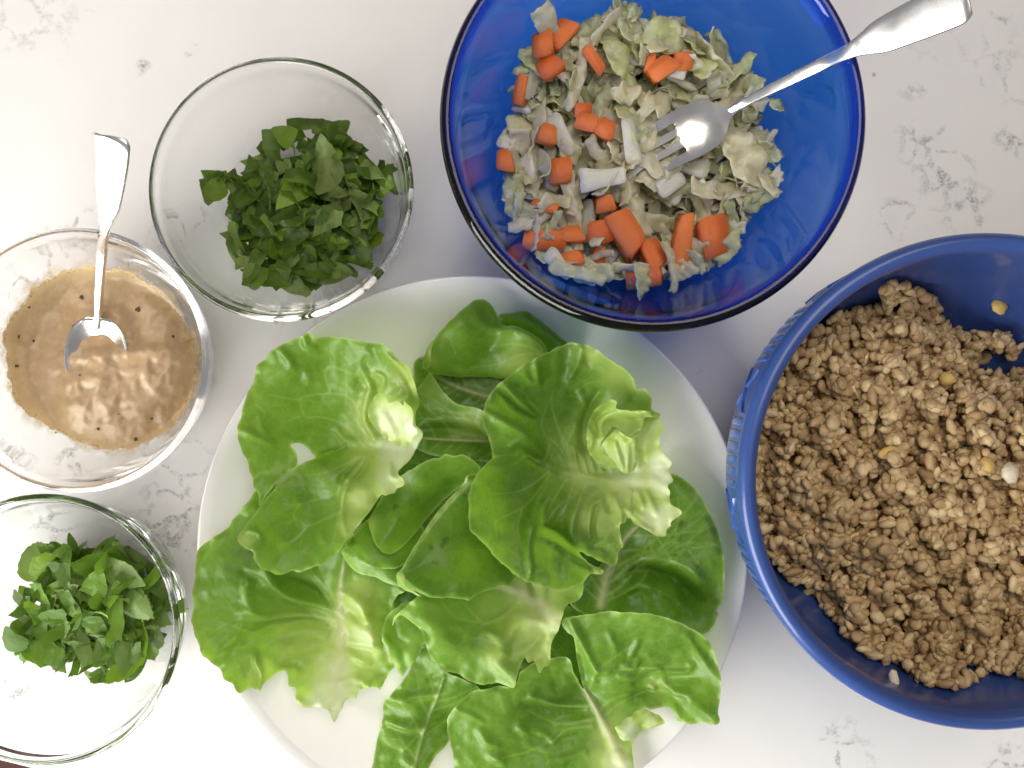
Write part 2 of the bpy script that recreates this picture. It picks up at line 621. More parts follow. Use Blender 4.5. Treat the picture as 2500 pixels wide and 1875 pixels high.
me = bpy.data.meshes.new('countertop')
bm.to_mesh(me)
bm.free()
me.materials.append(M['counter'])
ct = link('countertop', me)
tag(ct, 'white quartz countertop with grey speckled veins under the dishes', 'countertop', kind='structure')
fl = link('floor', mesh('floor', [(-4, -4, -.9), (4, -4, -.9), (4, 4, -.9), (-4, 4, -.9)], [(0, 1, 2, 3)], M['floor'], False))
tag(fl, 'reddish brown floor past the counter edge', 'floor', kind='structure')

# ------------------------------------------------------------------ plate and bowls
plate_c = P(1154, 1344, .022)[:2]
pl_out = [(0, .004), (.074, .004), (.077, .0005), (.081, .0), (.085, .004), (.110, .0115), (.131, .0205)]
pl_rim = [(.1338, .0222), (.1343, .0232), (.1338, .0240), (.1326, .0241)]
pl_in = [(.128, .0222), (.112, .0160), (.095, .0103), (.082, .0078), (.06, .0071), (0, .007)]
prof = np.vstack([catmull(pl_out, 4), pl_rim, catmull(pl_in, 5)])
plate = lathe('dinner_plate', prof, 160, M['plate'], loc=(*plate_c, 0))
tag(plate, 'large round white dinner plate carrying the lettuce leaves', 'plate')

CB_OUT = [(0, .0004), (.016, .0004), (.024, .0014), (.038, .0088), (.0485, .0245), (.0545, .0425), (.0568, .0545)]
CB_RIM = [(.0576, .0575), (.0587, .0590), (.0589, .0604), (.0583, .0615), (.0572, .0619), (.0562, .0612), (.0556, .0598)]
CB_IN = [(.0547, .0550), (.0518, .0420), (.0460, .0260), (.0365, .0118), (.0250, .0052), (.012, .0036), (0, .0034)]
cb_prof = np.vstack([catmull(CB_OUT, 5), CB_RIM, catmull(CB_IN, 5)])
CBI = np.array(sorted([(z, r) for r, z in CB_IN]))


def cb_rin(z):
    return np.interp(z, CBI[:, 0], CBI[:, 1])


bowl_c = [P(686, 462, .061)[:2], P(186, 879, .061)[:2], P(111, 1535, .061)[:2]]
bl = ['clear glass bowl holding the dark chopped basil',
      'clear glass bowl holding the tan peanut dressing and a spoon',
      'clear glass bowl of chopped mint nearest the counter edge']
for c, s, lab in zip(bowl_c, (1.0, 1.0, 1.02), bl):
    b = lathe('glass_bowl', cb_prof, 160, M['glass'], loc=(*c, .0003))
    b.scale = (s, s, s)
    tag(b, lab, 'bowl', 'clear glass bowls')

BB_OUT = [(0, .0006), (.036, .0006), (.041, .002), (.052, .013), (.0665, .034), (.078, .058), (.0835, .075)]
BB_RIM = [(.0850, .0795), (.0873, .0815), (.0884, .0838), (.0884, .0862), (.0872, .0884), (.0852, .0892), (.0834, .0882), (.0824, .0860)]
BB_IN = [(.0808, .0790), (.0735, .0580), (.0620, .0350), (.0475, .0150), (.036, .0072), (.018, .0062), (0, .0061)]
bb_prof = np.vstack([catmull(BB_OUT, 5), BB_RIM, catmull(BB_IN, 5)])
BBI = np.array(sorted([(z, r) for r, z in BB_IN]))
blue_c = np.array(P(1593, 292, .086)[:2])
bb = lathe('blue_glass_bowl', bb_prof, 200, M['blue_glass'], loc=(*blue_c, .0003))
tag(bb, 'cobalt blue glass mixing bowl holding cabbage and carrot slaw', 'bowl')

CE_OUT = [(0, .003), (.058, .003), (.061, .0005), (.066, .0005), (.069, .004), (.080, .014), (.091, .028), (.0975, .045), (.1000, .060), (.1004, .073), (.1002, .0785)]
CE_RIM = [(.1012, .0805), (.1024, .0830), (.1029, .0860), (.1024, .0888), (.1008, .0906), (.0988, .0911), (.0968, .0902), (.0956, .0880), (.0950, .0850)]
CE_IN = [(.0945, .080), (.0935, .066), (.0900, .047), (.0815, .027), (.066, .0130), (.045, .0088), (0, .008)]
ce_prof = np.vstack([catmull(CE_OUT, 5), CE_RIM, catmull(CE_IN, 5)])
CEI = np.array(sorted([(z, r) for r, z in CE_IN]))
CEO = np.array(sorted([(z, r) for r, z in CE_OUT[5:]]))
cer_c = np.array(P(2410, 1175, .088)[:2])
cer = empty('ceramic_bowl', (*cer_c, 0))
tag(cer, 'blue glazed ceramic bowl with ribbed outside filled with brown grains', 'bowl')
lathe('bowl_body', ce_prof, 220, M['ceramic'], cer, loc=(0, 0, .0002))
# raised ribs: groups of little upright bars, sharing one mesh
hz = np.linspace(.0505, .0745, 9)
sec = [(-2.0, -.4), (-1.8, .35), (-1.2, .85), (0, .95), (1.2, .85), (1.8, .35), (2.0, -.4)]
rv, rf = [], []
for i, z in enumerate(hz):
    e = min(1, min(i, len(hz) - 1 - i) / 1.5 + .05)
    rr = np.interp(z, CEO[:, 0], CEO[:, 1])
    for t, d in sec:
        rv.append((rr + (d if d < 0 else d * e) * .001, t * .001 * (.75 + .25 * e), z))
for i in range(len(hz) - 1):
    for j in range(len(sec) - 1):
        a = i * len(sec) + j
        rf.append((a, a + 1, a + 1 + len(sec), a + len(sec)))
rib_me = mesh('rib', rv, rf, M['ceramic_rib'])
# curling leaf ornament between the groups
ov, of = [], []
for s in (1, -1):
    ctrl = catmull([(-11, .053), (-6, .057), (0, .0625), (6, .066), (11, .0715)] if s > 0 else [(-9, .070), (-5, .067), (-1, .0625), (3, .060), (8, .0525)], 6)
    base = len(ov)
    n = len(ctrl)
    for i, (t, z) in enumerate(ctrl):
        w = .0022 * math.sin(math.pi * (i + .4) / (n - .2)) + .0003
        rr = np.interp(z, CEO[:, 0], CEO[:, 1])
        a = t * .001 / .1
        for dz, d in ((-w, -.0004), (-w * .5, .0008), (0, .0011), (w * .5, .0008), (w, -.0004)):
            ov.append(((rr + d) * math.cos(a), (rr + d) * math.sin(a), z + dz))
    for i in range(n - 1):
        for j in range(4):
            k = base + i * 5 + j
            of.append((k, k + 1, k + 6, k + 5))
orn_me = mesh('ornament', ov, of, M['ceramic_rib'])
NG = 11
for g in range(NG):
    a0 = R(174.0) + g * 2 * math.pi / NG
    for k in range(6):
        a = a0 + (2.5 - k) * R(3.15)
        link('rib', rib_me, cer, loc=(0, 0, 0), rot=(0, 0, a))
    link('ornament', orn_me, cer, loc=(0, 0, 0), rot=(0, 0, a0 + math.pi / NG))

# ------------------------------------------------------------------ lettuce
GX0, GY0, GS, GN = -.175, -.245, .001, 330      # height raster of the pile on the plate


class Pile:
    def __init__(s):
        x = GX0 + GS * np.arange(GN)
        y = GY0 + GS * np.arange(GN)
        X, Y = np.meshgrid(x, y)
        r = np.hypot(X - plate_c[0], Y - plate_c[1])
        zi = np.array(sorted([(r_, z_) for r_, z_ in pl_in + [(.1338, .0242), (.2, .0242)]]))
        s.H = np.interp(r, zi[:, 0], zi[:, 1])

    @staticmethod
    def samp(A, x, y):
        u = np.clip((x - GX0) / GS, 0, GN - 1.001)
        v = np.clip((y - GY0) / GS, 0, GN - 1.001)
        i, j = u.astype(int), v.astype(int)
        a, b = u - i, v - j
        return (A[j, i] * (1 - a) + A[j, i + 1] * a) * (1 - b) + (A[j + 1, i] * (1 - a) + A[j + 1, i + 1] * a) * b

    @staticmethod
    def splat(A, x, y, z):
        i = np.clip(np.round((x - GX0) / GS).astype(int), 0, GN - 1)
        j = np.clip(np.round((y - GY0) / GS).astype(int), 0, GN - 1)
        np.maximum.at(A, (j, i), z)


def maxf(A, r):
    for ax in (0, 1):
        B = A.copy()
        for k in range(1, r + 1):
            B = np.maximum(B, np.maximum(np.roll(A, k, ax), np.roll(A, -k, ax)))
        A = B
    return A


def blur(A, s):
    r = int(3 * s)
    k = np.exp(-.5 * (np.arange(-r, r + 1) / s) ** 2)
    k /= k.sum()
    for ax in (0, 1):
        pad = [(r, r) if a == ax else (0, 0) for a in (0, 1)]
        Ap = np.pad(A, pad, mode='edge')
        A = sum(k[i] * (Ap[i:i + GN] if ax == 0 else Ap[:, i:i + GN]) for i in range(2 * r + 1))
    return A


pile = Pile()


def make_sheet(sp, idx, zref):
    """one leaf sheet: traced outline (photo px), real relief in metres on top of what lies beneath"""
    step = sp.get('step', 4.2)
    o = catmull(sp['out'], 8, True)
    o = resample(o, 3.4, True)
    n = len(o)
    tn = np.roll(o, -1, 0) - np.roll(o, 1, 0)
    tn /= np.maximum(np.hypot(tn[:, 0], tn[:, 1]), 1e-6)[:, None]
    nn = np.stack([tn[:, 1], -tn[:, 0]], 1)
    ser = sp.get('ser', 1.6)
    o = o + nn * (ser * fbm(np.arange(n) * .13, np.full(n, idx * 3.7), idx, 3))[:, None]
    v, f = cdt_fill(o, step)
    e = pdist(resample(o, 6, True), v, True)
    z = np.zeros(len(v))                       # relief in mm
    dome, dw = sp.get('dome', (0, 40))
    z += dome * (1 - np.exp(-e / dw))
    if 'ctrl' in sp:
        z += 1.4 * tps(sp['ctrl'], v)
    # veins
    veins = [(catmull(l, 4) if len(l) > 2 else np.array(l, float), w) for l, w in sp.get('veins', [])]
    mid = sp.get('mid')
    rib = np.zeros(len(v))
    rl = random.Random(idx * 31 + 5)
    if mid:
        mid = catmull(mid, 6)
        md, mt = pdist(mid, v, param=True)
        mw = sp.get('midw', (11, 2.5))
        wloc = mw[0] * (1 - mt) + mw[1] * mt
        rib = np.exp(-(md / wloc) ** 2)
        z += sp.get('mida', 1.6) * rib
        if sp.get('auto', True):
            L = len(mid)
            nv = sp.get('nv', 7)
            for sd in (-1, 1):
                for k in range(nv):
                    t = .04 + .86 * (k + rl.uniform(-.25, .25)) / nv
                    i = min(max(int(t * (L - 1)), 0), L - 2)
                    d = mid[i + 1] - mid[i]
                    ang = math.atan2(d[1], d[0]) + sd * R(rl.uniform(48, 66) - 14 * t)
                    p = mid[i].copy()
                    line = [p.copy()]
                    for q in range(40):
                        ang += -sd * R(rl.uniform(-1.2, 2.6)) + R(rl.uniform(-5, 5))
                        p = p + 9 * np.array([math.cos(ang), math.sin(ang)])
                        line.append(p.copy())
                        if q in (6, 11, 17, 24) and rl.random() < .75:
                            a2 = ang + rl.choice((-1, 1)) * R(rl.uniform(35, 60))
                            pp = p.copy()
                            l2 = [pp.copy()]
                            for w in range(rl.randint(5, 11)):
                                a2 += R(rl.uniform(-8, 8))
                                pp = pp + 8 * np.array([math.cos(a2), math.sin(a2)])
                                l2.append(pp.copy())
                            veins.append((np.array(l2), 1.5))
                        if not inside(o, p[None])[0]:
                            break
                    if len(line) > 3:
                        veins.append((np.array(line), 2.6))
    vein = np.zeros(len(v))
    vd = np.full(len(v), 1e9)
    for l, w in veins:
        d, t = pdist(l, v, param=True)
        vein = np.maximum(vein, np.exp(-(d / (w * 1.15 * (1.15 - .5 * t))) ** 2) * (1 - .45 * t))
        vd = np.minimum(vd, d)
    puck = .32 * sp.get('puck', 1.1)
    if veins:
        z += puck * (1 - np.exp(-(vd / 16) ** 2)) * (.6 + .8 * perlin(v[:, 0] * .03, v[:, 1] * .03, idx))
    # hand traced folds
    for l, amp, w in sp.get('rid', []):
        l = catmull(l, 4) if len(l) > 2 else np.array(l, float)
        d, t = pdist(l, v, param=True)
        z += .75 * amp * np.exp(-(d / (w * 1.2)) ** 2) * np.sin(np.pi * np.clip(.18 + t * .64, 0, 1)) ** .6
    # broad and fine crumple
    z += .75 * sp.get('crump', 1.0) * (1.6 * perlin(v[:, 0] * .012, v[:, 1] * .012, idx + 3) + 0.50 * perlin(v[:, 0] * .033, v[:, 1] * .033, idx + 9)
                                 + .12 * perlin(v[:, 0] * .08, v[:, 1] * .08, idx + 19))
    # ruffled margin
    ra, rw, rf_ = sp.get('ruf', (1.5, 16, .022))
    z += ra * np.exp(-e / rw) * (perlin(v[:, 0] * rf_, v[:, 1] * rf_, idx + 29) * 1.6 + .25)
    z = z * .001
    xy = Pn(v, zref)
    # lay the sheet on the pile
    sup = blur(pile.H, sp.get('soft', 9))
    zz = Pile.samp(sup, xy[:, 0], xy[:, 1]) + z + sp.get('lift', 2.0) * .001
    gap = .0018
    for it in range(3):
        pen = Pile.samp(maxf(pile.H, 1), xy[:, 0], xy[:, 1]) + gap - zz
        if pen.max() < 1e-5:
            break
        A_ = np.zeros_like(pile.H)
        Pile.splat(A_, xy[:, 0], xy[:, 1], np.maximum(pen, 0))
        r = (5, 3, 1)[it]
        A_ = maxf(A_, r)
        A_ = np.maximum(blur(A_, r * .7 + .3), 0)
        zz = zz + Pile.samp(A_, xy[:, 0], xy[:, 1])
    A_ = np.full_like(pile.H, -1.0)
    Pile.splat(A_, xy[:, 0], xy[:, 1], zz)
    A_ = maxf(A_, 1)
    pile.H = np.maximum(pile.H, A_)
    # colour attributes
    pale = np.zeros(len(v))
    for (px, py), r, a in sp.get('pale', []):
        d = np.hypot(v[:, 0] - px, v[:, 1] - py) * (1 + .22 * perlin(v[:, 0] * .02, v[:, 1] * .02, idx + 41))
        pale = np.maximum(pale, a * np.exp(-(d / r) ** 2))
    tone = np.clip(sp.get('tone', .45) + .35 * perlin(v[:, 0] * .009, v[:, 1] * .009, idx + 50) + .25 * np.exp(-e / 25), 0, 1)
    edge = np.exp(-(e / 3.4) ** 2)
    spot = np.zeros(len(v))
    for (px, py), r in sp.get('spots', []):
        d = np.hypot(v[:, 0] - px, v[:, 1] - py) * (1 + .5 * perlin(v[:, 0] * .09, v[:, 1] * .09, 2))
        spot = np.maximum(spot, np.exp(-(d / r) ** 4))
    rvis = rib * sp.get('ribc', .8) * (0 if mid is None else 1)
    V = np.c_[xy, zz]
    return V, f, dict(pale=pale, vein=np.maximum(vein, 0), tone=tone, edge=edge, spot=spot, rib=rvis), rib


def orient(V, f):
    out = []
    for t in f:
        a, b, c = V[t[0]], V[t[1]], V[t[2]]
        if (b[0] - a[0]) * (c[1] - a[1]) - (b[1] - a[1]) * (c[0] - a[0]) < 0:
            t = t[::-1]
        out.append(t)
    return out


def emit(name, V, f, at, parent):
    used = sorted({i for t in f for i in t})
    mp = {i: k for k, i in enumerate(used)}
    me = mesh(name, V[used], [tuple(mp[i] for i in t) for t in f], M['lettuce'])
    for k, a in at.items():
        attr(me, k, a[used])
    return link(name, me, parent)


def make_leaf(sp, idx):
    zref = sp['z']
    V, f, at, rib = make_sheet(sp, idx, zref)
    f = orient(V, f)
    print('leaf', idx, sp['label'][:40], 'z %.3f..%.3f mean %.3f (ref %.3f) v%d' % (V[:, 2].min(), V[:, 2].max(), V[:, 2].mean(), zref, len(V)))
    c = V.mean(0)
    root = empty('lettuce_leaf', (c[0], c[1], V[:, 2].min()))
    tag(root, sp['label'], 'lettuce leaf', 'butter lettuce leaves on the plate')
    if sp.get('mid') and sp.get('split', True):
        fr = [t for t in f if (rib[t[0]] + rib[t[1]] + rib[t[2]]) / 3 > .45]
        fb = [t for t in f if (rib[t[0]] + rib[t[1]] + rib[t[2]]) / 3 <= .45]
        emit('blade', V, fb, at, root)
        if fr:
            emit('midrib', V, fr, at, root)
    else:
        emit('blade', V, f, at, root)
    for k, fs in enumerate(sp.get('folds', [])):
        V2, f2, at2, _ = make_sheet(fs, idx * 7 + 100 + k, fs.get('z', zref))
        emit('folded_edge', V2, orient(V2, f2), at2, root)
    return root


LEAVES = []
# -- leaves lying lowest, seen only through the gaps
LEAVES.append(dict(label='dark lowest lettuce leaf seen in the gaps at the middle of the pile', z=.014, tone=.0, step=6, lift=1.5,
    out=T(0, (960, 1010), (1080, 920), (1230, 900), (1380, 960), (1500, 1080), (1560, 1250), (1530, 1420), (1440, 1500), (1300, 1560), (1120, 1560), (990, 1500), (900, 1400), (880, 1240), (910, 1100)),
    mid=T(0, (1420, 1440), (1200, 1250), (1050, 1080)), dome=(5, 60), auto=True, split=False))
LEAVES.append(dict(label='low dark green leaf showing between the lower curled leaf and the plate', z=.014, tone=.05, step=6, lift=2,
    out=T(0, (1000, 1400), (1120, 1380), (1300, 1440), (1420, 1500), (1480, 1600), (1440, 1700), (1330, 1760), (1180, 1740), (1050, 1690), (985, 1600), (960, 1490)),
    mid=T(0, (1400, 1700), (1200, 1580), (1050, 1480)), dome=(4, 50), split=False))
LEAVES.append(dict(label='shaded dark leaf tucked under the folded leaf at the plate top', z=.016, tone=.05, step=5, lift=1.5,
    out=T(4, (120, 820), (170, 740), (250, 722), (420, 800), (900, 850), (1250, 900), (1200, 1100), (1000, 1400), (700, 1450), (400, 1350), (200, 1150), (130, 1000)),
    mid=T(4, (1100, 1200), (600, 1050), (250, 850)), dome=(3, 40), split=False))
LEAVES.append(dict(label='narrow folded leaf behind the top leaf, nearest the blue glass bowl', z=.025, tone=.45, lift=5,
    out=T(4, (1010, 292), (1120, 275), (1290, 252), (1420, 330), (1560, 445), (1720, 580), (1790, 640), (1700, 760), (1560, 740), (1400, 620), (1200, 500), (1030, 420)),
    dome=(6, 16), rid=[(T(4, (1040, 330), (1250, 330), (1500, 480), (1660, 600)), 2.5, 18), (T(4, (1050, 390), (1300, 480), (1520, 620)), -3, 14)], crump=.6, ruf=(.4, 10, .03)))
# -- top folded leaf
LEAVES.append(dict(label='topmost leaf on the plate, folded over with a rolled lip on its left', z=.034, tone=.42, lift=6,
    out=T(4, (830, 118), (770, 130), (700, 180), (560, 320), (430, 450), (352, 555), (285, 680), (225, 800), (222, 845), (250, 870), (330, 905), (560, 935), (900, 937), (1080, 955), (1330, 880), (1520, 760), (1510, 640), (1420, 540), (1300, 470), (1150, 410), (1045, 400), (1005, 310), (950, 200), (890, 138)),
    ctrl=[(*T(4, (830, 150))[0], 2), (*T(4, (600, 420))[0], 13), (*T(4, (330, 820))[0], 6), (*T(4, (500, 880))[0], 3), (*T(4, (800, 900))[0], 0), (*T(4, (720, 500))[0], 12),
          (*T(4, (900, 640))[0], 4), (*T(4, (1150, 480))[0], 10), (*T(4, (1350, 560))[0], 9), (*T(4, (1200, 800))[0], 2), (*T(4, (1000, 330))[0], 4), (*T(4, (1450, 680))[0], 5)],
    rid=[(T(4, (1060, 500), (900, 640), (650, 800)), -4, 20), (T(4, (860, 230), (900, 330), (980, 400)), -3, 12), (T(4, (350, 560), (330, 700), (290, 840)), 2.5, 8), (T(4, (1000, 420), (850, 330), (760, 200)), 2.5, 16)],
    veins=[(T(4, (1480, 680), (1380, 560), (1250, 500)), 2.2), (T(4, (1480, 690), (1200, 600), (900, 620)), 2.0), (T(4, (1480, 700), (1250, 700), (1000, 800), (700, 830)), 2.0), (T(4, (560, 700), (520, 560), (440, 500)), 1.6)],
    pale=[(T(4, (1250, 800))[0], 50, .35), (T(4, (300, 760))[0], 18, .5)], crump=.7, ruf=(.4, 10, .03), dome=(4, 9),
    folds=[dict(out=T(4, (352, 552), (330, 640), (325, 720), (318, 800), (275, 850), (228, 858), (218, 820), (250, 725), (300, 630)), step=3.2, dome=(1.5, 8), lift=-1.0, tone=.8, crump=.2, ruf=(0, 10, .03),
                pale=[(T(4, (320, 700))[0], 14, .7)])]))
# -- centre leaf between the two big ones
LEAVES.append(dict(label='pale green leaf in the gap between the two biggest upper leaves', z=.024, tone=.35, lift=2,
    out=T(4, (345, 903), (285, 935), (200, 1030), (60, 1100), (-40, 1250), (-60, 1450), (60, 1640), (240, 1740), (480, 1790), (800, 1830), (1100, 1850), (1300, 1760), (1280, 1560), (1100, 1380), (880, 1290), (760, 1250), (620, 1222), (500, 1145), (420, 1040)),
    mid=T(4, (1250, 1680), (850, 1610), (500, 1600), (100, 1560)), midw=(8, 3), mida=2.5,
    ctrl=[(*T(4, (340, 960))[0], 9), (*T(4, (500, 1250))[0], 7), (*T(4, (800, 1350))[0], 8), (*T(4, (600, 1600))[0], 0), (*T(4, (200, 1500))[0], 1), (*T(4, (1000, 1650))[0], 3), (*T(4, (700, 1780))[0], 0)],
    rid=[(T(4, (250, 1400), (500, 1370), (800, 1430), (900, 1500)), 2.5, 12), (T(4, (250, 1480), (500, 1470), (750, 1500)), -3, 12), (T(4, (240, 1600), (480, 1560), (860, 1620)), 2.5, 9)],
    veins=[(T(4, (900, 1620), (600, 1420), (300, 1380)), 2), (T(4, (950, 1600), (700, 1500), (350, 1500)), 2)], pale=[(T(4, (330, 1050))[0], 35, .4), (T(4, (700, 1450))[0], 40, .3)]))
# -- big lower left leaf
LEAVES.append(dict(label='broad ruffled leaf with a pale stem at the left edge of the plate', z=.024, tone=.62, lift=4.5,
    out=T(0, (640, 1180), (621, 1207), (585, 1250), (551, 1292), (520, 1315), (497, 1333), (486, 1365), (481, 1420), (477, 1470), (482, 1510), (494, 1545), (512, 1572), (530, 1590), (548, 1615), (566, 1635), (584, 1650))
        + T(3, (640, 1215), (700, 1205), (760, 1190), (870, 1197), (900, 1145), (960, 1108), (1010, 1100), (1070, 1150), (1100, 1235), (1170, 1262), (1195, 1360), (1240, 1420), (1310, 1452), (1430, 1442), (1505, 1475), (1530, 1540), (1575, 1588), (1620, 1520), (1650, 1460), (1690, 1400), (1780, 1388), (1800, 1335), (1880, 1318), (1930, 1275), (1980, 1295), (2028, 1335), (2050, 1260), (2110, 1160), (2172, 1070), (2110, 1000), (2070, 900), (2060, 780), (2090, 640), (2140, 480), (2200, 330), (2330, 210), (2280, 60), (2100, -120), (1850, -250), (1500, -500), (1150, -750)),
    mid=T(3, (1570, 1480), (1580, 1100), (1590, 700), (1580, 420), (1620, 150), (1660, -100)), midw=(24, 5), mida=1.5, nv=8, ribc=.9,
    ctrl=[(*T(3, (200, 300))[0], 0), (*T(3, (500, 300))[0], 4), (*T(3, (800, 100))[0], 7), (*T(3, (300, 800))[0], 3), (*T(3, (650, 1150))[0], 7), (*T(3, (900, 800))[0], 2), (*T(3, (1550, 700))[0], -2), (*T(3, (1550, 1450))[0], 5),
          (*T(3, (1850, 450))[0], 9), (*T(3, (2080, 500))[0], 4), (*T(3, (1900, 900))[0], 5), (*T(3, (2050, 1250))[0], 3), (*T(3, (1150, 1250))[0], 5), (*T(3, (1300, 300))[0], -3), (*T(0, (560, 1310))[0], 2)],
    rid=[(T(3, (880, 20), (960, 230), (1050, 350), (1300, 450), (1520, 530)), 6, 13), (T(3, (690, 200), (700, 400), (900, 540), (1200, 570), (1480, 650)), 3.5, 11),
         (T(3, (1080, 200), (1200, 280), (1420, 450)), -5, 16), (T(3, (760, 250), (930, 320), (1080, 450), (1300, 520)), -3.5, 12), (T(3, (560, 600), (700, 700), (860, 640), (1100, 620)), -3.5, 14),
         (T(3, (600, 460), (690, 470), (860, 560)), 2.5, 9), (T(3, (1050, 760), (1200, 715), (1400, 760)), 4, 14), (T(3, (1000, 690), (1200, 640), (1400, 680)), -3, 10),
         (T(3, (1080, 960), (1200, 1000), (1400, 990)), 2.5, 9), (T(3, (1640, 320), (1760, 350), (1870, 430), (1900, 580), (2000, 830)), 6, 15), (T(3, (1700, 650), (1820, 690), (1900, 800)), 4, 18),
         (T(3, (1720, 500), (1800, 570), (1880, 600)), -4, 12), (T(3, (1700, 850), (1950, 830)), 2, 7), (T(3, (1700, 920), (1950, 900)), -2, 7), (T(3, (1750, 1000), (1900, 1040)), 2, 8), (T(3, (1620, 250), (1650, 60), (1720, -60)), 5, 15),
         (T(3, (790, 870), (800, 950), (870, 1080), (870, 1180)), 6, 8), (T(3, (700, 1060), (600, 1090)), -3, 14), (T(3, (1880, 1270), (1930, 1280)), 4, 7), (T(3, (1100, 1080), (1150, 1120)), -4, 12), (T(3, (1640, 1230), (1750, 1200), (1850, 1260)), 3.5, 10),
         (T(3, (540, 770), (620, 830), (700, 800)), -2.5, 10), (T(3, (600, 640), (560, 730), (480, 800)), 2.5, 9), (T(3, (540, 900), (620, 980)), -2.5, 11), (T(3, (640, 60), (780, 140), (740, 190)), -3, 9)],
    veins=[(T(3, (1530, 520), (1350, 300), (1200, 60), (1180, -60)), 3), (T(3, (1540, 480), (1420, 200), (1330, 20)), 2.6), (T(3, (1500, 640), (1200, 570), (800, 570), (620, 540), (430, 300), (320, 60)), 3), (T(3, (1480, 720), (1200, 720), (1040, 740), (860, 820)), 2.4),
           (T(3, (1470, 980), (1200, 980), (1080, 970)), 2.4), (T(3, (620, 540), (500, 560), (300, 680)), 1.8), (T(3, (680, 180), (660, 60)), 2), (T(3, (420, 560), (560, 620), (780, 740)), 2)],
    pale=[(T(3, (1550, 1450))[0], 95, 1.0), (T(3, (1560, 1150))[0], 90, .75), (T(3, (1600, 800))[0], 70, .65), (T(3, (1850, 780))[0], 75, .72), (T(3, (1780, 420))[0], 60, .6), (T(3, (1250, 850))[0], 75, .45), (T(3, (830, 1050))[0], 30, .5)],
    ruf=(3.0, 16, .028), crump=1.0, puck=1.6, step=3.8, ser=2.2, auto=False))
# -- right leaf under
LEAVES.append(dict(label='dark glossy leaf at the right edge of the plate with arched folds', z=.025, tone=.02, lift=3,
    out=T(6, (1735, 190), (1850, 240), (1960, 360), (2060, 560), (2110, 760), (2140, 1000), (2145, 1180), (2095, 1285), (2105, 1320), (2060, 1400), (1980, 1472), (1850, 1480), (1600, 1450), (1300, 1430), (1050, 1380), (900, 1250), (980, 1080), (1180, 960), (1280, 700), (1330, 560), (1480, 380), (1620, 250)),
    mid=T(6, (1180, 1300), (1205, 1150), (1240, 980), (1400, 720), (1650, 450)), midw=(13, 4), ribc=1.0,
    ctrl=[(*T(6, (1750, 300))[0], 6), (*T(6, (2000, 600))[0], 8), (*T(6, (2080, 1000))[0], 8), (*T(6, (2060, 1300))[0], 4), (*T(6, (1700, 900))[0], 9), (*T(6, (1900, 1000))[0], 10), (*T(6, (1650, 1080))[0], -3), (*T(6, (1850, 1180))[0], -3), (*T(6, (1550, 1150))[0], 7), (*T(6, (1780, 1230))[0], 6), (*T(6, (1250, 1100))[0], -1), (*T(6, (1450, 800))[0], 1), (*T(6, (1400, 1350))[0], 1)],
    rid=[(T(6, (1300, 1060), (1450, 930), (1650, 880), (1860, 950), (2000, 1150)), 5, 16), (T(6, (1480, 1030), (1680, 1020), (1830, 1080), (1950, 1250)), -6, 15), (T(6, (1300, 1200), (1450, 1120), (1580, 1100), (1750, 1180), (1900, 1310)), 5, 14), (T(6, (1800, 250), (1960, 500), (2050, 800)), 2, 20), (T(6, (1400, 1230), (1500, 1160), (1560, 1200)), -3, 10)],
    veins=[(T(6, (1290, 1060), (1500, 900), (1750, 740), (1850, 500)), 2.2), (T(6, (1290, 1080), (1450, 1010), (1560, 990)), 2)],
    spots=[(T(6, (1805, 595))[0], 7)], crump=.8, ruf=(1.0, 14, .025)))
# -- stack of folded leaves left of centre
LEAVES.append(dict(label='small light green leaf edge lowest in the overlapping stack left of centre', z=.029, tone=.6, lift=2,
    out=T(7, (45, 1150), (60, 1115), (140, 1080), (420, 1000), (700, 1050), (860, 1200), (900, 1400), (780, 1520), (560, 1470), (380, 1400), (240, 1368), (130, 1290), (60, 1200)), dome=(2, 14), crump=.6, ruf=(.5, 10, .03)))
LEAVES.append(dict(label='middle leaf of the overlapping stack left of centre, with a pale curling rim', z=.029, tone=.55, lift=3,
    out=T(7, (130, 1085), (200, 1130), (270, 1205), (360, 1250), (450, 1280), (540, 1297), (640, 1290), (800, 1200), (900, 1000), (800, 800), (560, 700), (330, 800), (200, 950), (100, 1050)),
    spots=[(T(7, (180, 1020))[0], 7)], rid=[(T(7, (140, 1090), (270, 1200), (450, 1275)), 2, 6)], dome=(3, 20), crump=.6, ruf=(.5, 10, .03)))
LEAVES.append(dict(label='smooth leaf with one dark fleck, uppermost of the stack beside the central valley', z=.031, tone=.30, lift=5,
    out=T(7, (480, 540), (415, 660), (340, 810), (385, 900), (430, 980), (500, 1060), (530, 1095), (600, 1130), (720, 1060), (900, 860), (1080, 660), (1300, 480), (1500, 330), (1430, 190), (1330, 120), (1220, 130), (1150, 110), (1085, 150), (1020, 155), (950, 180), (850, 240), (730, 310), (560, 430)),
    ctrl=[(*T(7, (450, 700))[0], 4), (*T(7, (700, 450))[0], 9), (*T(7, (650, 750))[0], 10), (*T(7, (900, 400))[0], 10), (*T(7, (850, 780))[0], 2), (*T(7, (1200, 500))[0], 0), (*T(7, (1150, 250))[0], 7), (*T(7, (1350, 250))[0], 5), (*T(7, (550, 1050))[0], 3), (*T(7, (650, 1050))[0], -2)],
    rid=[(T(7, (600, 1050), (800, 850), (1000, 640), (1250, 450)), -5, 16), (T(7, (345, 820), (430, 980), (530, 1090)), 1.5, 6)], spots=[(T(7, (625, 660))[0], 7)], pale=[(T(7, (380, 850))[0], 20, .4)], crump=.6, ruf=(.5, 10, .03), puck=.5))
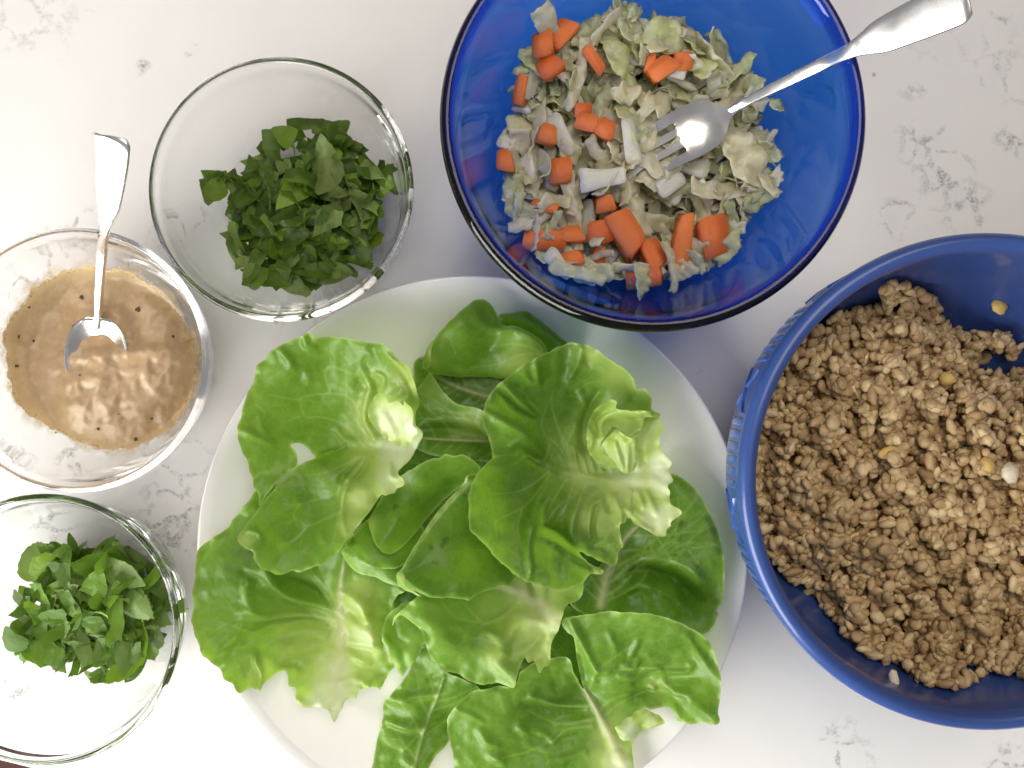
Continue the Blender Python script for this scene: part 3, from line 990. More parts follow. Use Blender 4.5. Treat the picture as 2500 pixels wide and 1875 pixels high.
# -- bottom leaves
LEAVES.append(dict(label='leaf reaching off the plate at the bottom, with folded bright margin', z=.022, tone=.38, lift=3,
    out=T(8, (500, 620), (430, 665), (395, 745), (330, 840), (265, 935), (180, 1030), (112, 1120), (112, 1250), (85, 1360), (60, 1450), (30, 1642), (-20, 1900), (250, 1960), (450, 1850), (512, 1642), (545, 1580), (590, 1525), (670, 1450), (720, 1350), (900, 1250), (950, 1000), (830, 880), (650, 800), (580, 700)),
    mid=T(8, (330, 1900), (450, 1400), (560, 1100), (640, 850)), midw=(6, 3), nv=5, split=False, ribc=.4,
    ctrl=[(*T(8, (150, 1150))[0], 2), (*T(8, (300, 1050))[0], 8), (*T(8, (430, 850))[0], 5), (*T(8, (600, 930))[0], 7), (*T(8, (750, 950))[0], 5), (*T(8, (350, 1280))[0], 6), (*T(8, (600, 1250))[0], 1), (*T(8, (200, 1500))[0], 2), (*T(8, (450, 1550))[0], 4)],
    rid=[(T(8, (170, 1060), (380, 1020), (640, 1000), (800, 910)), 4, 14), (T(8, (150, 1000), (350, 1000), (560, 960)), -3, 12), (T(8, (120, 1260), (420, 1310), (540, 1280), (620, 1270)), 4, 10), (T(8, (150, 1330), (400, 1370), (520, 1340)), -2.5, 10), (T(8, (290, 1480), (420, 1380), (560, 1300)), 2, 7), (T(8, (300, 1560), (420, 1620), (540, 1500)), 2.5, 9), (T(8, (520, 900), (580, 850)), -3, 8)],
    veins=[(T(8, (120, 1440), (280, 1490), (420, 1380), (570, 1290)), 2.2), (T(8, (350, 1030), (650, 1000), (780, 920)), 2), (T(8, (280, 1490), (300, 1580), (420, 1630)), 1.8)], ruf=(2, 14, .03), puck=1.5))
LEAVES.append(dict(label='small bright yellow-green leaf tip below the curled arch leaf', z=.025, tone=.95, lift=4,
    out=T(8, (160, 350), (130, 420), (118, 540), (150, 650), (215, 780), (275, 868), (330, 800), (385, 745), (432, 680), (470, 600), (600, 560), (640, 400), (500, 250), (300, 250)), dome=(2, 14), rid=[(T(8, (200, 420), (230, 560), (300, 600)), -3, 10), (T(8, (280, 650), (300, 780)), -2, 8)], crump=.8))
LEAVES.append(dict(label='big quilted leaf at the lower right with a long pale midrib', z=.029, tone=.32, lift=6,
    out=T(8, (665, 1230), (720, 1130), (800, 1040), (880, 985), (1000, 955), (1230, 930), (1300, 800), (1540, 705), (1690, 725), (1735, 850), (1795, 985), (1826, 1035), (1812, 960), (1785, 860), (1762, 740), (1742, 620), (1722, 510), (1665, 455), (1622, 400), (1650, 335), (1760, 312), (1900, 282), (2050, 266))
        + T(9, (760, 265), (900, 264), (1040, 290), (1150, 325), (1260, 375), (1430, 490), (1500, 590), (1545, 720), (1562, 850), (1545, 1010), (1525, 1090), (1522, 1165), (1400, 1198), (1240, 1242), (1205, 1180), (1150, 1150), (1110, 1180), (1040, 1190), (960, 1200), (860, 1300), (850, 1440), (858, 1659), (840, 1950))
        + T(8, (1600, 2000), (1000, 1980), (750, 1900), (718, 1642), (690, 1480), (658, 1320)),
    mid=T(9, (830, 1800), (760, 1600), (660, 1400), (560, 1220), (490, 1110), (435, 1015)), midw=(20, 4), mida=2.0, nv=5, ribc=1.0, auto=False,
    ctrl=[(*T(8, (700, 1300))[0], 2), (*T(8, (950, 1050))[0], 5), (*T(8, (1300, 950))[0], 6), (*T(8, (1600, 850))[0], 4), (*T(8, (1800, 1050))[0], -2), (*T(8, (1000, 1400))[0], 6), (*T(8, (1400, 1350))[0], 2), (*T(8, (1800, 1300))[0], -1), (*T(8, (900, 1700))[0], 3), (*T(8, (1700, 1700))[0], 1),
          (*T(9, (330, 360))[0], 10), (*T(9, (420, 750))[0], 7), (*T(9, (700, 500))[0], 12), (*T(9, (1100, 450))[0], 9), (*T(9, (1400, 600))[0], 5), (*T(9, (1500, 900))[0], 6), (*T(9, (1450, 1130))[0], 9), (*T(9, (1100, 850))[0], 5), (*T(9, (1000, 1080))[0], -1), (*T(9, (1150, 1150))[0], 0), (*T(9, (700, 1000))[0], 5), (*T(9, (720, 1180))[0], 0), (*T(9, (850, 1300))[0], 0)],
    rid=[(T(8, (1380, 1060), (1600, 1160), (1860, 1190)), 3.5, 9), (T(8, (1300, 1130), (1500, 1190), (1800, 1240)), -3, 9), (T(8, (1280, 1330), (1450, 1380), (1560, 1460)), 2.5, 9), (T(8, (1600, 1330), (1900, 1290)), 2.5, 8), (T(8, (1560, 1460), (1700, 1380), (1900, 1350)), 2.2, 8), (T(8, (1540, 1080), (1700, 1000)), 3, 18),
         (T(8, (940, 1350), (990, 1440), (1080, 1480)), 3, 9), (T(8, (760, 1150), (870, 1200), (960, 1260)), 2, 7), (T(8, (1340, 1480), (1500, 1520), (1700, 1500)), 2.5, 9), (T(8, (1040, 1560), (1120, 1600)), 4, 10), (T(8, (1280, 1330), (1340, 1390)), 3, 9), (T(8, (1550, 1600), (1700, 1580), (1820, 1540)), 3, 10),
         (T(9, (310, 360), (400, 560), (470, 700), (545, 840)), 5, 10), (T(9, (380, 560), (420, 700), (460, 900)), -2.5, 9), (T(9, (545, 845), (620, 840), (690, 815)), 2.5, 8), (T(9, (520, 920), (540, 1000)), 3, 10), (T(9, (640, 480), (700, 620)), 2, 8), (T(9, (880, 550), (840, 680)), 2.5, 7), (T(9, (1280, 480), (1380, 640), (1480, 760), (1550, 840)), 3.0, 9), (T(9, (1130, 950), (1200, 1010), (1300, 1000)), 4, 8),
         (T(9, (1030, 1000), (1060, 1030)), 4, 7), (T(9, (960, 820), (1060, 800), (1090, 840)), 2.5, 7), (T(9, (1120, 840), (1300, 820), (1340, 760)), 2.5, 7), (T(9, (780, 780), (860, 800), (900, 740)), 2.5, 7), (T(9, (1180, 900), (1400, 870)), -3, 13), (T(9, (1000, 900), (900, 960)), -2.5, 9), (T(9, (750, 880), (900, 900)), 2.2, 8), (T(9, (1200, 1100), (1230, 1200)), 4, 9), (T(9, (1330, 1050), (1480, 1130)), 3.5, 12), (T(9, (900, 1080), (1150, 1030)), -4, 10)],
    veins=[(T(8, (1870, 1190), (1650, 1180), (1400, 1070), (1250, 1120)), 3), (T(8, (1880, 1300), (1600, 1330), (1350, 1200)), 2.6), (T(8, (1900, 1350), (1700, 1370), (1560, 1460), (1300, 1560)), 2.6), (T(8, (1350, 1550), (1150, 1580), (1000, 1600)), 2.2), (T(8, (940, 1350), (990, 1440), (1080, 1480)), 2),
           (T(9, (600, 1220), (720, 1110), (950, 1050)), 2.6), (T(9, (640, 1270), (800, 1140), (1020, 1060)), 2.4), (T(9, (500, 1100), (540, 850), (700, 700), (880, 560)), 2.0), (T(9, (700, 820), (1000, 800), (1300, 780), (1360, 720), (1290, 480)), 2.2), (T(9, (1000, 1010), (1190, 900), (1400, 860)), 2), (T(9, (1180, 960), (1250, 1100), (1400, 1180)), 2), (T(9, (540, 850), (400, 560)), 2)],
    pale=[(T(9, (680, 1450))[0], 45, .55), (T(9, (740, 1650))[0], 60, .8), (T(9, (1080, 1000))[0], 24, .3)], ruf=(1.3, 12, .03), crump=.9, puck=1.7, step=3.8,
    folds=[dict(out=T(9, (705, 1315), (760, 1280), (860, 1215), (950, 1168), (1050, 1200), (1110, 1240), (1122, 1282), (1040, 1320), (940, 1350), (880, 1395), (830, 1425), (770, 1420), (730, 1385)), dome=(3, 12), lift=4, tone=.9, step=3.2,
                rid=[(T(9, (760, 1380), (860, 1260), (960, 1190)), 1.5, 8), (T(9, (850, 1400), (950, 1280), (1050, 1230)), -1.2, 6)], pale=[(T(9, (820, 1340))[0], 40, .95), (T(9, (1000, 1260))[0], 40, .7)], crump=.6, ruf=(1, 8, .05))]))
LEAVES.append(dict(label='arched curling leaf with a brownish stem in the lower middle of the pile', z=.036, tone=.75, lift=7,
    out=T(8, (560, 60), (440, 130), (350, 215), (265, 300), (218, 370), (200, 420), (190, 470), (222, 400), (260, 335), (300, 314), (350, 345), (405, 400), (470, 470), (488, 580), (510, 680), (570, 790), (632, 842), (690, 850), (760, 880), (840, 925), (900, 948), (1000, 930), (1040, 937), (1100, 920), (1220, 932), (1252, 850), (1285, 780), (1320, 720), (1350, 765), (1395, 760), (1440, 828), (1480, 790), (1528, 775), (1545, 600), (1600, 470), (1650, 290), (1790, 200), (1800, 60), (1650, -60), (1350, -40), (1050, 20), (800, 20)),
    mid=T(8, (1620, 430), (1400, 270), (1150, 160), (850, 110)), midw=(22, 3), ribc=1.0, mida=.8, split=True, auto=False,
    ctrl=[(*T(8, (300, 320))[0], 9), (*T(8, (230, 420))[0], 3), (*T(8, (450, 250))[0], 13), (*T(8, (550, 450))[0], 11), (*T(8, (560, 760))[0], 4), (*T(8, (700, 600))[0], 9), (*T(8, (900, 900))[0], 3), (*T(8, (800, 350))[0], 7), (*T(8, (1000, 650))[0], 7), (*T(8, (1200, 880))[0], 7), (*T(8, (1150, 400))[0], 1), (*T(8, (1350, 450))[0], 5), (*T(8, (1450, 750))[0], 3), (*T(8, (1500, 300))[0], 0), (*T(8, (1650, 150))[0], 4)],
    rid=[(T(8, (1180, 560), (1220, 470), (1320, 400), (1450, 420)), 3.5, 12), (T(8, (1130, 680), (1100, 760), (1230, 840)), 4, 14), (T(8, (1290, 690), (1450, 560)), 2, 9), (T(8, (950, 470), (1100, 440), (1250, 330)), -3, 10), (T(8, (430, 300), (600, 420), (750, 400)), 2.5, 18), (T(8, (1020, 500), (1100, 560), (1130, 640)), 3.5, 12), (T(8, (1480, 160), (1460, 250)), 2, 9), (T(8, (1380, 120), (1400, 200)), -2, 8), (T(8, (1560, 120), (1530, 260)), -2, 8), (T(8, (700, 480), (760, 530)), -3, 12)],
    veins=[(T(8, (1500, 360), (1150, 420), (950, 450), (720, 340), (620, 200)), 2.8), (T(8, (1550, 420), (1300, 330), (1140, 420)), 2.4), (T(8, (950, 450), (850, 320), (780, 230)), 2), (T(8, (1130, 620), (900, 560), (760, 600)), 2.4), (T(8, (1500, 480), (1400, 600), (1320, 760)), 2.4)],
    pale=[(T(8, (1400, 400))[0], 85, .60), (T(8, (1450, 700))[0], 55, .55), (T(8, (1550, 150))[0], 60, .55), (T(8, (1080, 700))[0], 35, .35)], ruf=(2.0, 12, .03), crump=.8, puck=1.3))
LEAVES.append(dict(label='smooth triangular leaf with grey flecks, ridge pointing at the plate centre', z=.038, tone=.26, lift=6.5,
    out=T(7, (1400, 320), (1330, 420), (1200, 550), (1080, 690), (985, 820), (910, 930), (830, 1060), (760, 1170), (705, 1265), (662, 1325), (680, 1390), (730, 1440), (830, 1465), (930, 1500), (1050, 1540), (1200, 1560), (1320, 1600), (1385, 1622), (1480, 1570), (1600, 1545), (1700, 1525), (1790, 1535), (1840, 1470), (1950, 1420), (2150, 1380), (2200, 1100), (2000, 700), (1700, 400)),
    mid=T(7, (1560, 300), (1400, 420), (1180, 640), (950, 920)), midw=(6, 2), mida=.6, ribc=.5, auto=False, split=False,
    ctrl=[(*T(7, (720, 1300))[0], 6), (*T(7, (850, 1090))[0], 9), (*T(7, (1000, 870))[0], 11), (*T(7, (1200, 620))[0], 10), (*T(7, (1400, 400))[0], 9), (*T(7, (1100, 1150))[0], 11), (*T(7, (1350, 850))[0], 9), (*T(7, (1250, 1400))[0], 8), (*T(7, (1500, 1150))[0], 4), (*T(7, (1380, 1590))[0], 2), (*T(7, (800, 1430))[0], 2), (*T(7, (1750, 1400))[0], 1), (*T(7, (1600, 800))[0], 4), (*T(7, (1050, 1520))[0], 3), (*T(7, (2000, 1000))[0], 0)],
    spots=[(T(7, (1130, 1020))[0], 6), (T(7, (1155, 990))[0], 6), (T(7, (1105, 1055))[0], 5), (T(7, (1000, 1070))[0], 5), (T(7, (1025, 1215))[0], 4), (T(7, (1060, 1220))[0], 4), (T(7, (1340, 540))[0], 4)],
    rid=[(T(7, (760, 1350), (900, 1440), (1100, 1520)), 1.5, 7), (T(7, (1330, 1350), (1280, 1480)), 2, 12), (T(7, (900, 1250), (800, 1300)), -1.5, 8)], dome=(3, 7), crump=.6, ruf=(.8, 10, .04), puck=.5,
    folds=[dict(out=T(7, (665, 1325), (690, 1290), (740, 1300), (770, 1360), (830, 1420), (930, 1500), (830, 1467), (730, 1442), (680, 1395)), step=3, dome=(1, 8), lift=-.8, tone=1.0, crump=.2, ruf=(0, 10, .03), pale=[(T(7, (740, 1320))[0], 14, .6)])]))
# -- big upper left leaf
LEAVES.append(dict(label='large cupped leaf at the upper left of the plate with a white torn base', z=.036, tone=.42, lift=13,
    out=T(1, (2075, 1172), (2030, 1120), (1985, 1080), (2000, 960), (2020, 920), (2040, 870), (2030, 720), (1995, 610), (1965, 530), (1900, 455), (1835, 430), (1765, 340), (1690, 280), (1620, 255), (1540, 250), (1400, 225), (1190, 190), (1080, 195), (1000, 200), (960, 165), (920, 158), (870, 185), (800, 212), (700, 245), (620, 292), (540, 340), (480, 400), (400, 470), (360, 540), (330, 650), (280, 760), (225, 900), (190, 1040), (176, 1130), (172, 1220), (180, 1310), (215, 1430), (240, 1540), (262, 1659))
        + T(2, (280, 440), (310, 510), (345, 590), (378, 650), (415, 560), (470, 480), (545, 380), (600, 330), (690, 270), (708, 215), (690, 160), (672, 110), (640, 45), (680, 20), (740, 30), (780, 70), (830, 120), (880, 178), (800, 215), (720, 260), (640, 330), (560, 420), (470, 520), (400, 620), (330, 740), (255, 860), (228, 900), (230, 965), (280, 1030), (365, 1082), (372, 1150), (410, 1210), (470, 1270), (560, 1315), (640, 1335), (730, 1310), (810, 1325), (900, 1290), (990, 1250), (1070, 1225), (1120, 1175), (1210, 1105), (1310, 970), (1410, 840), (1510, 710), (1580, 610), (1640, 530), (1700, 525), (1790, 490), (1810, 455), (1900, 412), (1888, 345), (1855, 325), (1820, 290), (1880, 220), (1950, 150), (1985, 70))
        + T(1, (2010, 1320), (2050, 1240)),
    mid=T(1, (2010, 1240), (1850, 1330), (1600, 1380), (1300, 1385), (1050, 1400), (920, 1440)), midw=(24, 4), mida=-1.2, auto=False, ribc=.0,
    ctrl=[(*T(1, (2030, 1170))[0], 7), (*T(1, (1500, 1380))[0], -1), (*T(1, (1000, 1400))[0], -2), (*T(1, (700, 1150))[0], 0), (*T(1, (300, 1250))[0], 5), (*T(1, (250, 900))[0], 5), (*T(1, (500, 500))[0], 6), (*T(1, (930, 220))[0], 9), (*T(1, (1300, 260))[0], 8), (*T(1, (1700, 350))[0], 11), (*T(1, (1980, 650))[0], 11), (*T(1, (1000, 800))[0], 2), (*T(1, (1500, 800))[0], 3), (*T(1, (1850, 800))[0], 2),
          (*T(2, (350, 600))[0], 2), (*T(2, (600, 200))[0], 1), (*T(2, (1000, 250))[0], 5), (*T(2, (800, 700))[0], 0), (*T(2, (300, 950))[0], 8), (*T(2, (500, 1150))[0], 6), (*T(2, (800, 1270))[0], 6), (*T(2, (1250, 1000))[0], 5), (*T(2, (1450, 500))[0], 6), (*T(2, (1850, 400))[0], 7), (*T(2, (450, 650))[0], 5), (*T(2, (1550, 550))[0], 3)],
    rid=[(T(1, (1440, 560), (1500, 700), (1440, 850), (1400, 1050), (1500, 1250)), 4, 10), (T(1, (1490, 600), (1560, 720), (1520, 900), (1470, 1050)), -3.5, 9), (T(1, (1640, 330), (1850, 500), (1960, 660), (2000, 820)), 4, 9), (T(1, (1800, 560), (1890, 700), (1920, 820)), -4, 10),
         (T(1, (190, 1120), (330, 1200), (460, 1280)), 3, 9), (T(1, (370, 1040), (400, 1130), (440, 1180)), 3, 8), (T(1, (620, 300), (690, 400), (740, 480)), 3.5, 9), (T(1, (880, 170), (900, 280), (960, 300)), 3, 8), (T(1, (760, 480), (560, 620), (500, 800)), 1.5, 16),
         (T(1, (1350, 660), (1380, 620)), -3, 8), (T(1, (1420, 420), (1480, 350), (1530, 420)), 2, 10), (T(1, (1080, 1170), (1160, 1260), (1280, 1290)), 2.5, 8), (T(1, (1560, 760), (1650, 620), (1560, 560)), 2.5, 8),
         (T(1, (880, 1450), (1000, 1430), (1150, 1360)), -3, 9), (T(2, (1250, 400), (1200, 600), (1210, 760), (1270, 900)), 3.5, 9), (T(2, (1190, 420), (1150, 600), (1170, 760)), -2.5, 9), (T(2, (1380, 240), (1270, 380)), 3, 7), (T(2, (1320, 220), (1180, 400)), -3, 7), (T(2, (1450, 250), (1350, 380), (1290, 480)), -2, 6),
         (T(2, (340, 860), (430, 900), (440, 980), (400, 1040)), 3.5, 8), (T(2, (560, 900), (650, 1030), (800, 950)), -2.5, 16), (T(2, (1720, 240), (1740, 330), (1800, 350)), 3, 6), (T(2, (1000, 900), (1050, 1030)), 2, 12), (T(2, (620, 560), (690, 690), (640, 620)), 2, 9), (T(1, (860, 560), (870, 650)), 2.5, 8), (T(1, (1720, 800), (1830, 760)), 3, 9)],
    veins=[(T(1, (1380, 1340), (1200, 1150), (1050, 1060), (900, 1020), (780, 1010), (745, 830)), 3), (T(1, (1400, 1300), (1330, 950), (1240, 810), (1060, 770), (800, 800), (740, 835), (640, 820), (470, 780)), 3), (T(1, (1060, 770), (1030, 540), (1100, 490), (1090, 350)), 2.6), (T(1, (1230, 810), (1240, 560)), 2.2), (T(1, (1030, 540), (1110, 490), (1330, 570), (1440, 570), (1490, 520), (1440, 420)), 2.6), (T(1, (1490, 520), (1650, 540), (1690, 650), (1640, 780)), 3), (T(1, (1650, 540), (1700, 440)), 2),
           (T(1, (1220, 820), (1200, 950)), 2.2), (T(1, (740, 1010), (560, 1080)), 1.8), (T(1, (880, 560), (900, 720)), 1.6), (T(1, (340, 880), (410, 960), (400, 1040)), 2.2), (T(1, (1440, 570), (1480, 700), (1430, 860)), 2.6), (T(1, (1860, 640), (1690, 640)), 1.8), (T(1, (220, 930), (330, 900)), 1.6),
           (T(2, (1400, 180), (1250, 400), (1100, 560), (900, 620), (740, 660), (600, 640)), 3), (T(2, (1350, 180), (1000, 330), (740, 360)), 2.4), (T(2, (1190, 730), (1000, 820), (830, 880), (730, 850)), 2.8), (T(2, (1400, 190), (1220, 560), (1200, 800)), 2.6), (T(2, (830, 880), (740, 1000), (620, 1050)), 2), (T(2, (1320, 190), (1050, 420)), 2.2), (T(2, (740, 660), (700, 780), (830, 880)), 1.8), (T(2, (1150, 750), (1160, 900), (1120, 1050)), 1.8)],
    pale=[(T(1, (1990, 1230))[0], 90, 1.0), (T(1, (1800, 1330))[0], 90, .92), (T(1, (1500, 1350))[0], 70, .55), (T(1, (1650, 1100))[0], 90, .62), (T(1, (1900, 560))[0], 42, .5), (T(1, (1960, 700))[0], 30, .6), (T(2, (1700, 350))[0], 75, .72), (T(2, (1400, 600))[0], 55, .60), (T(2, (1350, 850))[0], 40, .5), (T(1, (1560, 700))[0], 40, .28), (T(2, (290, 980))[0], 22, .35)],
    crump=.9, puck=1.3, step=3.6, ruf=(1.8, 12, .03), ser=1.6,
    folds=[dict(out=T(1, (1660, 755), (1600, 800), (1540, 880), (1512, 960), (1520, 1040), (1570, 1130), (1640, 1210), (1720, 1265), (1800, 1300), (1900, 1290), (1990, 1230), (2030, 1130), (1985, 1080), (2000, 960), (1975, 900), (1930, 855), (1912, 825), (1890, 880), (1830, 845), (1740, 860), (1720, 815), (1690, 780)), step=3.2, lift=5.0, tone=1.0, dome=(-1.5, 16),
                ctrl=[(*T(1, (1600, 850))[0], 8), (*T(1, (1530, 1000))[0], 7), (*T(1, (1700, 1240))[0], 0), (*T(1, (1900, 1250))[0], 0), (*T(1, (1950, 900))[0], 9), (*T(1, (1800, 950))[0], 4), (*T(1, (1990, 1080))[0], 6)],
                rid=[(T(1, (1740, 950), (1790, 1080), (1850, 1200)), -1.8, 8), (T(1, (1640, 950), (1760, 1180)), 1.6, 8), (T(1, (1870, 960), (1880, 1060), (1900, 1150)), 1.8, 7)], pale=[(T(1, (1750, 1050))[0], 80, .90), (T(1, (1980, 1120))[0], 45, 1.0)], crump=.7, ruf=(1.6, 8, .05), veins=[(T(1, (1850, 1250), (1700, 1050), (1640, 880)), 2), (T(1, (1880, 1230), (1800, 1000)), 2)])]))
